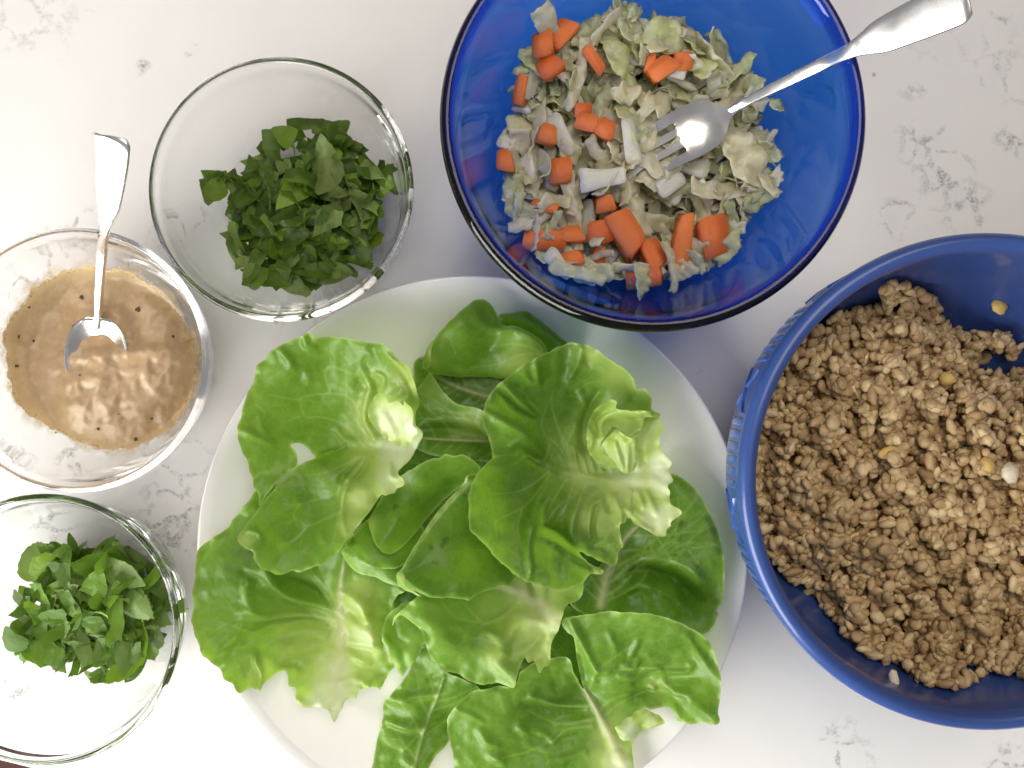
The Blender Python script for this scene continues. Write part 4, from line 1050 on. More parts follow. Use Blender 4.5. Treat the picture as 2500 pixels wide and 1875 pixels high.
# -- big upper right leaf
LEAVES.append(dict(label='largest leaf at the pile centre, pale pleated base facing the ceramic bowl', z=.040, tone=.28, lift=14,
    out=T(5, (1010, 25), (1060, 30), (1110, 42), (1190, 70), (1260, 110), (1330, 165), (1420, 222), (1500, 280), (1555, 335), (1585, 400), (1602, 450), (1660, 438), (1700, 480), (1730, 540), (1732, 620), (1795, 662), (1800, 700), (1842, 800), (1815, 860), (1810, 900), (1830, 1000), (1905, 1100), (1892, 1180), (1922, 1262), (1870, 1310))
        + T(6, (1712, 330), (1728, 430), (1796, 480), (1790, 515), (1730, 560), (1722, 605), (1692, 640), (1680, 690), (1600, 682), (1500, 630), (1435, 600), (1415, 565), (1378, 560), (1370, 590), (1328, 612), (1328, 690), (1356, 800), (1325, 845), (1308, 940), (1272, 966), (1180, 925), (1080, 880), (985, 832), (1060, 915), (1150, 958), (1185, 985), (1180, 1012), (1150, 1012), (1090, 1002), (1000, 1050), (930, 1075), (850, 1086), (770, 1082), (680, 1062), (590, 1030), (500, 990), (410, 920), (330, 850), (260, 770), (200, 700), (110, 600), (98, 500), (95, 400), (100, 320), (120, 240), (160, 165), (220, 100), (272, 60))
        + T(5, (302, 1040), (298, 970), (272, 890), (240, 800), (220, 720), (222, 650), (240, 580), (262, 520), (295, 470), (350, 405), (420, 350), (500, 285), (580, 232), (690, 165), (800, 110), (900, 62)),
    mid=T(5, (1900, 1290), (1600, 1260), (1300, 1270), (1050, 1225), (850, 1190), (640, 1080)), midw=(20, 4), mida=1.4, ribc=.06, auto=False,
    ctrl=[(*T(5, (1880, 1200))[0], 6), (*T(5, (1400, 1260))[0], 0), (*T(5, (900, 1200))[0], -3), (*T(5, (700, 1050))[0], -5), (*T(5, (300, 750))[0], 5), (*T(5, (350, 500))[0], 6), (*T(5, (600, 260))[0], 6), (*T(5, (1000, 60))[0], 5), (*T(5, (1100, 80))[0], 8), (*T(5, (1400, 250))[0], 8), (*T(5, (1680, 520))[0], 8), (*T(5, (1000, 600))[0], 0), (*T(5, (1150, 900))[0], -2), (*T(5, (1350, 400))[0], 2), (*T(5, (600, 800))[0], 4), (*T(5, (1700, 900))[0], 6), (*T(5, (500, 1000))[0], 1),
          (*T(6, (150, 350))[0], 5), (*T(6, (160, 620))[0], 5), (*T(6, (400, 400))[0], -3), (*T(6, (450, 600))[0], 1), (*T(6, (620, 600))[0], 7), (*T(6, (600, 1000))[0], 7), (*T(6, (850, 1070))[0], 6), (*T(6, (1150, 990))[0], 5), (*T(6, (800, 700))[0], 1), (*T(6, (880, 850))[0], 7), (*T(6, (950, 600))[0], 6), (*T(6, (1250, 800))[0], 4), (*T(6, (1290, 930))[0], 0), (*T(6, (1650, 650))[0], 3), (*T(6, (1400, 480))[0], 5), (*T(6, (1100, 830))[0], 2)],
    rid=[(T(5, (390, 380), (560, 560), (680, 660)), 5, 10), (T(5, (270, 640), (450, 760), (600, 850), (700, 980), (760, 1110)), 6, 12), (T(5, (360, 470), (500, 640), (690, 720)), -3.5, 9), (T(5, (520, 430), (600, 500), (700, 640)), -2.5, 8), (T(5, (690, 180), (700, 280), (720, 380)), 3, 8), (T(5, (600, 320), (660, 390), (720, 400)), 2.5, 7), (T(5, (560, 440), (590, 520)), 2.5, 7), (T(5, (810, 170), (830, 300), (760, 400)), -3, 13),
         (T(5, (620, 1060), (740, 1120), (850, 1190)), -5, 14), (T(5, (480, 950), (550, 920), (620, 950)), 3, 7), (T(5, (520, 1000), (560, 980), (600, 1010)), -3, 9), (T(5, (1290, 470), (1190, 640), (1140, 850), (1150, 1000)), -6, 9), (T(5, (1090, 60), (1080, 200), (1020, 330)), 3, 8), (T(5, (960, 100), (960, 260), (900, 420)), -3, 14), (T(5, (1160, 150), (1180, 220)), -3, 9), (T(5, (1100, 450), (1170, 610), (1150, 700)), 2, 8), (T(5, (1080, 800), (1000, 950), (1040, 1120)), 2.5, 9),
         (T(5, (1240, 1180), (1180, 1020)), 2.5, 6), (T(5, (1320, 1190), (1230, 1050)), 2.5, 6), (T(5, (1400, 1190), (1330, 1060)), 2.5, 6), (T(5, (1090, 1190), (1060, 1000)), 2.5, 7), (T(5, (1170, 1190), (1120, 1030)), 2.5, 6), (T(5, (1620, 1150), (1600, 950), (1680, 760)), 4, 10), (T(5, (1700, 1100), (1690, 960)), -2, 9),
         (T(6, (730, 290), (620, 470), (580, 650), (570, 800), (600, 960)), 6, 11), (T(6, (690, 450), (690, 600), (720, 680)), -4, 11), (T(6, (690, 690), (820, 770), (1000, 890), (1150, 970)), 5, 8), (T(6, (730, 640), (850, 720), (960, 800)), -5, 9), (T(6, (1010, 400), (940, 540), (925, 680), (960, 790)), 5, 9), (T(6, (1190, 410), (1100, 460), (1070, 600), (1080, 720)), 3.5, 6), (T(6, (1140, 480), (1110, 600), (1120, 720)), -2.5, 5), (T(6, (1290, 400), (1330, 520), (1320, 600)), 3, 7), (T(6, (1210, 420), (1240, 500)), -2.5, 6),
         (T(6, (1380, 490), (1470, 550), (1560, 650)), 3.5, 8), (T(6, (1440, 520), (1540, 610)), -3, 6), (T(6, (1480, 350), (1510, 460)), 2.5, 6), (T(6, (1550, 360), (1600, 500)), 2.5, 7), (T(6, (1420, 350), (1400, 440)), 2, 6), (T(6, (1250, 650), (1200, 750), (1100, 800)), 2.5, 10), (T(6, (600, 1010), (620, 930)), -3, 7), (T(6, (770, 900), (800, 990)), -3, 12), (T(6, (200, 480), (330, 640), (420, 620)), 1.5, 12), (T(6, (260, 330), (400, 420), (520, 520)), -2, 22), (T(6, (950, 350), (800, 480), (720, 600)), 2, 9)],
    veins=[(T(5, (1040, 1190), (960, 950), (850, 620), (860, 450)), 3), (T(5, (1060, 1190), (1000, 980), (900, 760)), 2), (T(5, (1150, 1190), (1160, 850), (1170, 610), (1080, 470)), 2.4), (T(5, (780, 1120), (830, 960), (750, 760), (840, 500)), 2.2), (T(5, (830, 900), (930, 1000), (1030, 1180)), 2), (T(5, (1070, 470), (1200, 380), (1320, 380)), 2), (T(5, (300, 1050), (450, 1040), (600, 1060)), 2.2), (T(5, (600, 1060), (500, 1130), (360, 1150)), 1.8),
           (T(6, (750, 200), (560, 330), (380, 360), (250, 340)), 2.4), (T(6, (760, 220), (650, 350), (520, 480), (300, 560)), 2.4), (T(6, (900, 260), (760, 450), (690, 620)), 2.2), (T(6, (960, 280), (860, 500), (750, 640)), 2), (T(6, (300, 560), (320, 720)), 1.8), (T(6, (520, 480), (480, 640), (520, 780)), 1.8), (T(6, (1050, 320), (960, 480), (950, 620)), 2.2), (T(6, (1280, 780), (1100, 820)), 2)],
    pale=[(T(5, (1850, 1200))[0], 85, .90), (T(5, (1550, 1200))[0], 100, .76), (T(5, (1150, 1230))[0], 60, .50), (T(5, (1700, 900))[0], 80, .62), (T(5, (1300, 1000))[0], 75, .50), (T(6, (1650, 560))[0], 75, .78), (T(6, (1350, 420))[0], 85, .56), (T(6, (1120, 520))[0], 55, .48), (T(5, (1450, 330))[0], 60, .30), (T(5, (1200, 120))[0], 28, .42), (T(6, (1170, 1000))[0], 12, .8)],
    crump=.8, puck=1.2, step=3.6, ruf=(1.6, 12, .03), ser=2.0,
    folds=[dict(out=T(5, (1155, 900), (1165, 780), (1195, 670), (1260, 590), (1340, 540), (1410, 555), (1420, 620), (1560, 635), (1700, 630), (1795, 662), (1760, 690), (1660, 690), (1640, 740), (1600, 820), (1520, 862), (1470, 830), (1390, 780), (1350, 830), (1290, 920), (1300, 990), (1350, 1030), (1440, 1060), (1470, 1130), (1380, 1180), (1290, 1150), (1220, 1080), (1175, 1000)), step=3.2, lift=3.5, tone=.9,
                ctrl=[(*T(5, (1180, 780))[0], 6), (*T(5, (1340, 570))[0], 6), (*T(5, (1600, 650))[0], 8), (*T(5, (1780, 670))[0], 7), (*T(5, (1500, 850))[0], 7), (*T(5, (1290, 920))[0], 6), (*T(5, (1400, 1150))[0], 0), (*T(5, (1230, 1050))[0], 1), (*T(5, (1450, 720))[0], 2), (*T(5, (1300, 760))[0], 2)],
                rid=[(T(5, (1300, 870), (1290, 760), (1350, 680), (1500, 650), (1700, 650)), 3.5, 8), (T(5, (1250, 850), (1230, 720), (1330, 640)), -3, 7), (T(5, (1390, 740), (1560, 720), (1640, 690)), -3.5, 8), (T(5, (1370, 800), (1450, 800), (1510, 850), (1600, 790)), 3, 5), (T(5, (1190, 980), (1210, 850)), 2.5, 7)],
                pale=[(T(5, (1450, 850))[0], 90, .62)], crump=.5, ruf=(1.2, 8, .05), veins=[(T(5, (1300, 800), (1290, 700)), 2)]),
           dict(out=T(5, (1300, 900), (1350, 850), (1400, 800), (1450, 830), (1520, 868), (1570, 840), (1600, 900), (1595, 1000), (1610, 1120), (1560, 1180), (1470, 1190), (1390, 1080), (1320, 1020), (1285, 960)), step=3.2, lift=1.5, tone=.9, dome=(2, 12),
                rid=[(T(5, (1420, 900), (1470, 1050), (1500, 1180)), -2, 5), (T(5, (1530, 930), (1550, 1060), (1540, 1180)), -2, 5), (T(5, (1380, 920), (1420, 1030), (1470, 1130)), 1.6, 6)], pale=[(T(5, (1480, 1050))[0], 80, .66)], crump=.5, ruf=(1.5, 8, .05))]))

for i, sp in enumerate(LEAVES):
    make_leaf(sp, i)


# ------------------------------------------------------------------ things in the bowls: shared helpers
def ray_hit(px, py, c, prof):
    """height at which the sight line through a photo pixel meets a bowl's inner wall (prof: sorted (z, r))"""
    px, py = np.asarray(px, float), np.asarray(py, float)
    zs = np.linspace(prof[-1, 0], prof[0, 0], 90)
    res = np.full(px.shape, prof[0, 0])
    done = np.zeros(px.shape, bool)
    ins = np.zeros(px.shape, bool)            # the line has to enter the bowl before it can meet the wall
    for z in zs:
        k = MPP * (H - z) / H
        r = np.hypot((px - 1250) * k - c[0], -(py - 937.5) * k - c[1])
        out_ = r >= np.interp(z, prof[:, 0], prof[:, 1])
        hit = (~done) & ins & out_
        res[hit] = z
        done |= hit
        ins |= ~out_
    return res


class Heap:
    def __init__(s, out, c, prof, ztop, w, noise=.0, ns=.02, seed=0):
        s.out = resample(catmull(out, 6, True), 12, True)
        s.c, s.prof, s.ztop, s.w, s.noise, s.ns, s.seed = c, prof, ztop, w, noise, ns, seed

    def z(s, q):
        zh = ray_hit(q[:, 0], q[:, 1], s.c, s.prof)
        e = pdist(s.out, q, True) * np.where(inside(s.out, q), 1, -1)
        zt = s.ztop + s.noise * fbm(q[:, 0] * s.ns, q[:, 1] * s.ns, s.seed, 3)
        return zh, zh + (1 - np.exp(-np.maximum(e, 0) / s.w)) * np.maximum(zt - zh, .001), e

    def rand(s, n, shrink=0.0):
        lo, hi = s.out.min(0), s.out.max(0)
        q = rng.uniform(lo, hi, (n * 6, 2))
        q = q[inside(s.out, q)]
        if shrink:
            q = q[pdist(s.out, q, True) > shrink]
        return q[:n]


def shell(v2, f, z, th, n_out):
    """close a wavy sheet into a thin solid (no faces lost at the rim)"""
    n = len(v2)
    V = np.vstack([np.c_[v2, z + th / 2], np.c_[v2, z - th / 2]])
    F = [tuple(t) for t in f] + [tuple(i + n for i in t[::-1]) for t in f]
    cnt = {}
    for t in f:
        for a, b in zip(t, t[1:] + t[:1]):
            cnt[(a, b)] = 1
    for (a, b) in cnt:
        if (b, a) not in cnt:
            F.append((b, a, a + n, b + n))
    return V, F


# ------------------------------------------------------------------ chopped herbs
def herb_mesh(kind, seed, mat, L=None, serr=.0):
    rl = np.random.default_rng(seed)
    if kind == 'leaf':
        L = L or rl.uniform(.016, .026)
        w = L * rl.uniform(.20, .27)
        t = np.linspace(0, 1, 15)
        prof = np.sin(np.pi * t ** .85) ** .8 * w
        up = np.c_[(t - .5) * L, prof]
        dn = np.c_[(t[::-1] - .5) * L, -prof[::-1]]
        o = np.vstack([up, dn[1:-1]])
        cut = rl.uniform(-.5, .5)
        if rl.random() < .6 and L < .024:      # one end sliced off
            o = o[o[:, 0] < L * (.15 + .2 * abs(cut))] if cut > 0 else o[o[:, 0] > -L * (.15 + .2 * abs(cut))]
    elif kind == 'strip':
        L = L or rl.uniform(.011, .022)
        w = rl.uniform(.0019, .0036)
        b = rl.uniform(-.003, .003)
        xs = np.linspace(-.5, .5, 6)
        up = np.c_[xs * L, w * rl.uniform(.7, 1.15, 6) + b * (1 - 4 * xs ** 2)]
        dn = np.c_[xs[::-1] * L, -w * rl.uniform(.7, 1.15, 6) + b * (1 - 4 * xs[::-1] ** 2)]
        o = np.vstack([up, dn])
    else:
        L = L or rl.uniform(.008, .015)
        n = rl.integers(4, 8)
        a = np.sort(rl.uniform(0, 2 * np.pi, n) * .25 + np.linspace(0, 2 * np.pi, n, endpoint=False) * .95)
        rr = L * .56 * rl.uniform(.5, 1.2, n)
        o = np.c_[np.cos(a) * rr, np.sin(a) * rr * rl.uniform(.55, .9)]
    o = resample(o, .0009, True)
    n = len(o)
    c = o.mean(0)
    d = o - c
    o = c + d * (1 + (.015 + serr) * rl.uniform(-1, 1, n))[:, None]
    v, f = cdt_fill(o, .0021)
    f = orient(np.c_[v, np.zeros(len(v))], f)
    x, y = v[:, 0], v[:, 1]
    vein = np.exp(-(y / .00045) ** 2)
    lat = np.abs(((x + np.abs(y) * -.9) / .0034) % 1 - .5)
    vein = np.maximum(vein, .55 * np.exp(-((.5 - lat) / .09) ** 2))
    cup = rl.uniform(-1, 1) * 75
    z = cup * y ** 2 + rl.uniform(-38, 38) * x ** 2 + np.abs(y) * rl.uniform(-.1, .5) + .0007 * perlin(x * 150 + seed, y * 150, seed % 40) + .00015 * perlin(x * 700, y * 700 + seed, seed % 31)
    me = mesh('herb_piece', np.c_[v, z], f, mat)
    attr(me, 'vein', vein)
    return me


def herb_bowl(name, heap, c, mat, n, label, cat, group, seed, heroes, serr):
    rl = random.Random(seed)
    kinds = ['piece'] * 16 + ['strip'] * 16 + ['leaf'] * 4
    var = [herb_mesh(k, seed * 50 + i, mat, serr=serr) for i, k in enumerate(kinds)]
    q = heap.rand(n, 15)
    zh, zt, e = heap.z(q)
    m = len(q)
    for i in range(m):
        u = min(1.0, (i + .5) / m * 1.7)
        if i / m > .5:
            u = rl.uniform(.8, 1.06)
        z = zh[i] + .003 + (zt[i] - zh[i]) * u
        x, y, _ = P(q[i, 0], q[i, 1], z)
        tl = 24 if u < .75 else 30
        kk = rl.randrange(len(var))
        o = link(name, var[kk], loc=(x, y, z), rot=(R(rl.gauss(0, tl)) + (math.pi if rl.random() < .3 else 0), R(rl.gauss(0, tl)), rl.uniform(0, 6.28)))
        s = rl.uniform(.9, 1.4)
        o.scale = (s, s, s)
        tag(o, {'piece': 'angular ', 'strip': 'narrow ', 'leaf': 'leaf-shaped '}[kinds[kk]] + label, cat, group)
    for k, (px, py, L, ang, flip, tone, lab) in enumerate(heroes):
        zq = heap.z(np.array([[px, py]], float))[1][0] + .0055
        me = herb_mesh('leaf', seed * 90 + k, mat, L=L, serr=serr)
        x, y, _ = P(px, py, zq)
        o = link(name, me, loc=(x, y, zq), rot=(R(rl.uniform(-9, 9)) + (math.pi if flip else 0), R(rl.uniform(-10, 10)), R(ang)))
        o.scale = (1, tone, 1)
        tag(o, lab, cat, group)


D = 1.1302
h1 = Heap([(x * D, y * D) for x, y in [(440, 425), (455, 375), (550, 340), (590, 285), (650, 272), (740, 268), (765, 325), (830, 350), (850, 395), (825, 440), (820, 530), (780, 590), (690, 632), (620, 638), (550, 618), (520, 560), (490, 520), (500, 450)]], bowl_c[0], CBI, .030, 45, .004, .02, 1)
herb_bowl('basil_piece', h1, bowl_c[0], M['basil'], 270, 'chopped dark basil piece in the heap in the glass bowl nearest the plate top', 'basil piece', 'chopped basil heap', 5, [
    (618 * D, 440 * D, .033, -42, True, 1.0, 'whole pale-backed basil leaf lying diagonally on top of the basil heap'),
    (702 * D, 362 * D, .029, 88, True, 1.25, 'pointed basil leaf with clear midrib standing up towards the heap top'),
    (628 * D, 508 * D, .019, 10, False, 1.35, 'small bright curled basil leaf at the middle of the heap'),
    (625 * D, 298 * D, .020, 150, False, 1.3, 'torn light green basil leaf at the far edge of the heap'),
    (720 * D, 292 * D, .022, 35, False, 1.2, 'broad basil leaf at the upper right of the heap'),
    (472 * D, 408 * D, .018, 25, False, 1.3, 'bright basil leaf tip sticking out on the left of the heap'),
    (790 * D, 365 * D, .022, -28, True, .9, 'rolled pale basil leaf on the right of the heap'),
    (555 * D, 590 * D, .018, 70, False, 1.5, 'square bright basil cutting at the lower left of the heap')], .01)
h3 = Heap([(.437 * x, 1150 + .437 * y) for x, y in [(20, 745), (140, 610), (150, 530), (230, 455), (370, 440), (400, 365), (440, 440), (520, 420), (640, 400), (720, 430), (850, 520), (900, 640), (945, 720), (900, 850), (860, 1000), (800, 1100), (700, 1190), (590, 1210), (480, 1180), (450, 1090), (350, 1090), (270, 1090), (180, 1050), (10, 970), (60, 860), (110, 790)]], bowl_c[2], CBI, .030, 42, .004, .02, 2)
hp = lambda x, y: (.437 * x, 1150 + .437 * y)
herb_bowl('mint_piece', h3, bowl_c[2], M['mint'], 250, 'chopped mint piece in the heap in the glass bowl by the counter edge', 'mint piece', 'chopped mint heap', 6, [
    (*hp(525, 660), .022, 70, False, 1.4, 'upright bright mint leaf with side veins in the middle of the mint heap'),
    (*hp(680, 575), .026, -25, True, 1.0, 'long mint leaf across the upper right of the mint heap'),
    (*hp(245, 510), .023, 25, True, 1.7, 'broad dull mint leaf at the upper left of the mint heap'),
    (*hp(540, 850), .017, 0, False, .9, 'narrow bright mint leaf just below the middle of the mint heap'),
    (*hp(740, 740), .024, -40, True, 1.4, 'pale-backed mint leaf right of the middle of the mint heap'),
    (*hp(408, 430), .017, 98, False, .8, 'thin mint strip standing out at the top of the mint heap'),
    (*hp(80, 930), .017, 60, False, 1.7, 'bright rounded mint leaf at the left end of the mint heap'),
    (*hp(280, 1010), .020, -30, False, 1.6, 'light green mint leaf at the lower left of the mint heap'),
    (*hp(760, 1100), .019, 55, False, .8, 'slim mint leaf hanging at the lower right of the mint heap')], .04)

# ------------------------------------------------------------------ peanut dressing and spoon
so = [(2.213e-3 * 0 + .4519 * x, 500 + .4521 * y) for x, y in [(500, 330), (400, 345), (300, 380), (190, 440), (130, 520), (50, 620), (15, 720), (30, 830), (50, 950), (80, 1060), (140, 1130), (220, 1170), (320, 1230), (430, 1285), (520, 1312), (640, 1325), (760, 1300), (850, 1250), (940, 1180), (1010, 1080), (1050, 960), (1062, 850), (1035, 740), (1000, 640), (950, 570), (880, 500), (800, 430), (720, 375), (640, 345), (570, 345)]]
sc_ = bowl_c[1]
o = resample(catmull(so, 6, True), 5, True)
n = len(o)
cc = o.mean(0)
o = cc + (o - cc) * (1 + .030 * fbm(np.arange(n) * .11, np.zeros(n), 5, 3) + .014 * fbm(np.arange(n) * .45, np.zeros(n), 15, 2))[:, None]
v, f = cdt_fill(o, 5.5)
e = pdist(o, v, True)
zh = ray_hit(v[:, 0], v[:, 1], sc_, CBI)
ss = lambda t: np.clip(t, 0, 1) ** 2 * (3 - 2 * np.clip(t, 0, 1))
lump = ss((v[:, 0] - 120) / 70) * ss((v[:, 1] - (846 - .10 * (v[:, 0] - 230) + 7 * perlin(v[:, 0] * .05, v[:, 1] * .0, 3))) / 26) * (1 - np.exp(-e / 45))
zt = .0200 + .0012 * fbm(v[:, 0] * .012, v[:, 1] * .012, 7, 2)
# a stirred mound on the near side, with a soft front over the spoon
zt += lump * (.0068 + .0019 * fbm(v[:, 0] * .022, v[:, 1] * .022, 8, 2))
zt += .0006 * perlin(v[:, 0] * .06, v[:, 1] * .06, 9) * (.45 + .7 * lump) + .0010 * perlin(v[:, 0] * .022, v[:, 1] * .022, 19)
sw = np.hypot(v[:, 0] - 230, v[:, 1] - 850)
zt += .0012 * np.sin(sw * .05 + 1.5 * perlin(v[:, 0] * .01, v[:, 1] * .01, 4)) * np.exp(-(sw / 150) ** 2)
zz = zh + .0004 + (1 - np.exp(-e / 26)) * np.maximum(zt - zh, .0004)
lowside = np.exp(-e / 20)
xy = np.stack([(v[:, 0] - 1250) * MPP * (H - zz) / H, -(v[:, 1] - 937.5) * MPP * (H - zz) / H], 1)
r = np.hypot(xy[:, 0] - sc_[0], xy[:, 1] - sc_[1])
rmax = cb_rin(zz) - .0004
k = np.minimum(1, rmax / np.maximum(r, 1e-6))
xy = np.array(sc_) + (xy - np.array(sc_)) * k[:, None]
me = mesh('peanut_dressing', np.c_[xy, zz], orient(np.c_[v * [1, -1], zz], f), M['sauce'])
attr(me, 'edge', np.exp(-e / (9 + 22 * np.clip((330 - v[:, 0]) / 330, 0, 1))))
sauce = link('peanut_dressing', me)
tag(sauce, 'tan creamy peanut dressing with herb flecks in a glass bowl', 'dressing')

# thin film of dressing left on the glass round the edge
oo = resample(catmull(so, 6, True), 5, True)
no = len(oo)
V, F, E = [], [], []
for ring, (sc2, al) in enumerate([(.965, 1.0), (1.0, .9), (1.03, .6), (1.06, .3), (1.10, .0)]):
    wob = 1 + (sc2 - 1) * (.9 + 1.3 * fbm(np.arange(no) * .07, np.full(no, 3.0), 33, 3))
    pq = cc + (oo - cc) * (wob if ring else np.full(no, sc2))[:, None]
    zr = ray_hit(pq[:, 0], pq[:, 1], sc_, CBI) + (.0009 if ring == 0 else .0003)
    for (a, b), z in zip(pq, zr):
        x, y, _ = P(a, b, z)
        rr_ = math.hypot(x - sc_[0], y - sc_[1])
        k_ = min(1, (float(cb_rin(z)) - .0003) / max(rr_, 1e-6))
        V.append((sc_[0] + (x - sc_[0]) * k_, sc_[1] + (y - sc_[1]) * k_, z))
        E.append(al)
for ring in range(4):
    for i in range(no):
        j = (i + 1) % no
        F.append((ring * no + i, ring * no + j, (ring + 1) * no + j, (ring + 1) * no + i))
me = mesh('smear', V, F, M['smear'])
attr(me, 'edge', np.array(E))
link('smear', me, sauce)


def sauce_z(px, py):
    i = np.argmin(np.hypot(v[:, 0] - px, v[:, 1] - py))
    return zz[i]


fl_rng = np.random.default_rng(21)
fo = np.array([(math.cos(a), math.sin(a)) for a in np.linspace(0, 6.28, 9, endpoint=False)])
for j, (x, y, s, st) in enumerate([(440, 500, 1.0, 1.4), (745, 565, 1.4, 1.1), (150, 550, .9, 1.5), (100, 708, 1.5, .35), (90, 870, 1.2, .5), (165, 490, .7, 1.2), (530, 1210, .7, 1.3), (735, 1265, 1.0, 1.3), (935, 710, .6, 1.6), (180, 735, .8, .6), (195, 1135, .5, 1), (300, 1230, .5, 1), (400, 655, .9, 1), (640, 1130, .6, .6), (430, 920, .5, 1), (820, 1155, .6, 1)]):
    px, py = .4519 * x, 500 + .4521 * y
    ow = fo * fl_rng.uniform(.6, 1.2, (9, 1)) * .0009 * s * [1, st]
    V = [(0, 0, .0004)] + [(a, b, .0002) for a, b in ow] + [(a, b, -.0006) for a, b in ow]
    F = [(0, 1 + i, 1 + (i + 1) % 9) for i in range(9)] + [(1 + i, 10 + i, 10 + (i + 1) % 9, 1 + (i + 1) % 9) for i in range(9)]
    z = sauce_z(px, py) + .0003
    link('herb_fleck', mesh('herb_fleck', V, F, M['fleck']), sauce, loc=P(px, py, z), rot=(0, 0, fl_rng.uniform(0, 6)))


def loft(name, st, mat, parent, nsec=24, pw=3.6, sag=0.0, roll=0.0):
    """rounded bar through stations (px, py, z, half width in photo px, thickness in mm)"""
    S = np.array(st, float)
    t = np.arange(len(S))
    tt = np.linspace(0, len(S) - 1, (len(S) - 1) * 5 + 1)
    C = np.array([P(*s[:3]) for s in S])
    hw = S[:, 3] * MPP * (H - S[:, 2]) / H
    th = S[:, 4] * .0005
    A_ = catmull(np.c_[C, hw, th], 5)
    c, hw, th = A_[:, :3], np.maximum(A_[:, 3], .0003), np.maximum(A_[:, 4], .0002)
    ax = np.gradient(c, axis=0)
    ax /= np.linalg.norm(ax, axis=1)[:, None]
    wd = np.cross(ax, [0, 0, 1.0])
    wd /= np.linalg.norm(wd, axis=1)[:, None]
    nd = np.cross(wd, ax)
    wd, nd = wd * math.cos(roll) - nd * math.sin(roll), nd * math.cos(roll) + wd * math.sin(roll)
    V, F = [], []
    a = np.linspace(0, 2 * np.pi, nsec, endpoint=False)
    cx = np.sign(np.cos(a)) * np.abs(np.cos(a)) ** (2 / pw)
    cy = np.sign(np.sin(a)) * np.abs(np.sin(a)) ** (2 / pw)
    for i in range(len(c)):
        for j in range(nsec):
            V.append(c[i] + wd[i] * cx[j] * hw[i] + nd[i] * (cy[j] * th[i] - sag * hw[i] * cx[j] ** 2))
    for i in range(len(c) - 1):
        for j in range(nsec):
            k = (j + 1) % nsec
            F.append((i * nsec + j, i * nsec + k, (i + 1) * nsec + k, (i + 1) * nsec + j))
    F.append(tuple(range(nsec))[::-1])
    F.append(tuple((len(c) - 1) * nsec + j for j in range(nsec)))
    me = mesh(name, np.array(V), F, mat)
    return link(name, me, parent)


sp_root = empty('spoon', P(240, 768, .026))
tag(sp_root, 'polished steel spoon resting in the peanut dressing', 'spoon')
loft('handle', [(236, 800, .0235, 8, 2.6), (239, 766, .0270, 8.5, 3.0), (240, 735, .0305, 10, 3.0), (244, 670, .0400, 11.5, 2.9), (249, 610, .0500, 13.5, 2.7), (254, 560, .0660, 16, 2.4), (258, 530, .0715, 22, 2.2), (261, 500, .0765, 34, 2.1), (264, 460, .0835, 41, 2.1), (267, 415, .0910, 46.5, 2.1), (269, 378, .0970, 50.5, 2.1), (270, 352, .1010, 51, 2.2), (270.5, 339, .1025, 46, 2.4), (270.7, 333, .1028, 30, 2.0), (270.8, 330.5, .1029, 6, 1.0)], M['steel'], sp_root, sag=.05)
# spoon bowl: a shallow egg-shaped shell dipping into the dressing
u = np.linspace(0, 1, 22)
V, F = [], []
nu, nv_ = 22, 19
L_, W_ = .047, .0155
for i in range(nu):
    t = i / (nu - 1)
    wl = W_ * (math.sin(math.pi * min(1, t * .97 + .03) ** .78) ** .62)
    for j in range(nv_):
        s = -1 + 2 * j / (nv_ - 1)
        yy = s * wl
        dep = -.0075 * (1 - s * s) * math.sin(math.pi * (t * .94 + .03)) ** .8
        V.append((yy, -t * L_, dep))
for i in range(nu - 1):
    for j in range(nv_ - 1):
        a = i * nv_ + j
        F.append((a, a + 1, a + 1 + nv_, a + nv_))
me = mesh('bowl', V, [t[::-1] for t in F], M['steel'])
sb = link('bowl', me, sp_root)
sb.matrix_parent_inverse = Matrix.Translation(-sp_root.location)
sb.location = P(240, 776, .0268)
sb.rotation_euler = (R(7), R(0), R(-7))
md = sb.modifiers.new('thickness', 'SOLIDIFY')
md.thickness = .0011
md.offset = 0

# ------------------------------------------------------------------ slaw: cabbage, carrot, fork
CS = 1.1302
h2 = Heap([(x * CS, y * CS) for x, y in [(1108, 130), (1160, 75), (1230, 60), (1330, 5), (1430, 15), (1500, 50), (1565, 75), (1590, 130), (1640, 190), (1680, 300), (1692, 360), (1665, 440), (1645, 510), (1590, 560), (1520, 600), (1420, 660), (1330, 640), (1230, 610), (1150, 570), (1100, 510), (1068, 440), (1072, 340), (1080, 250), (1100, 180)]], blue_c, BBI, .042, 60, .004, .012, 3)


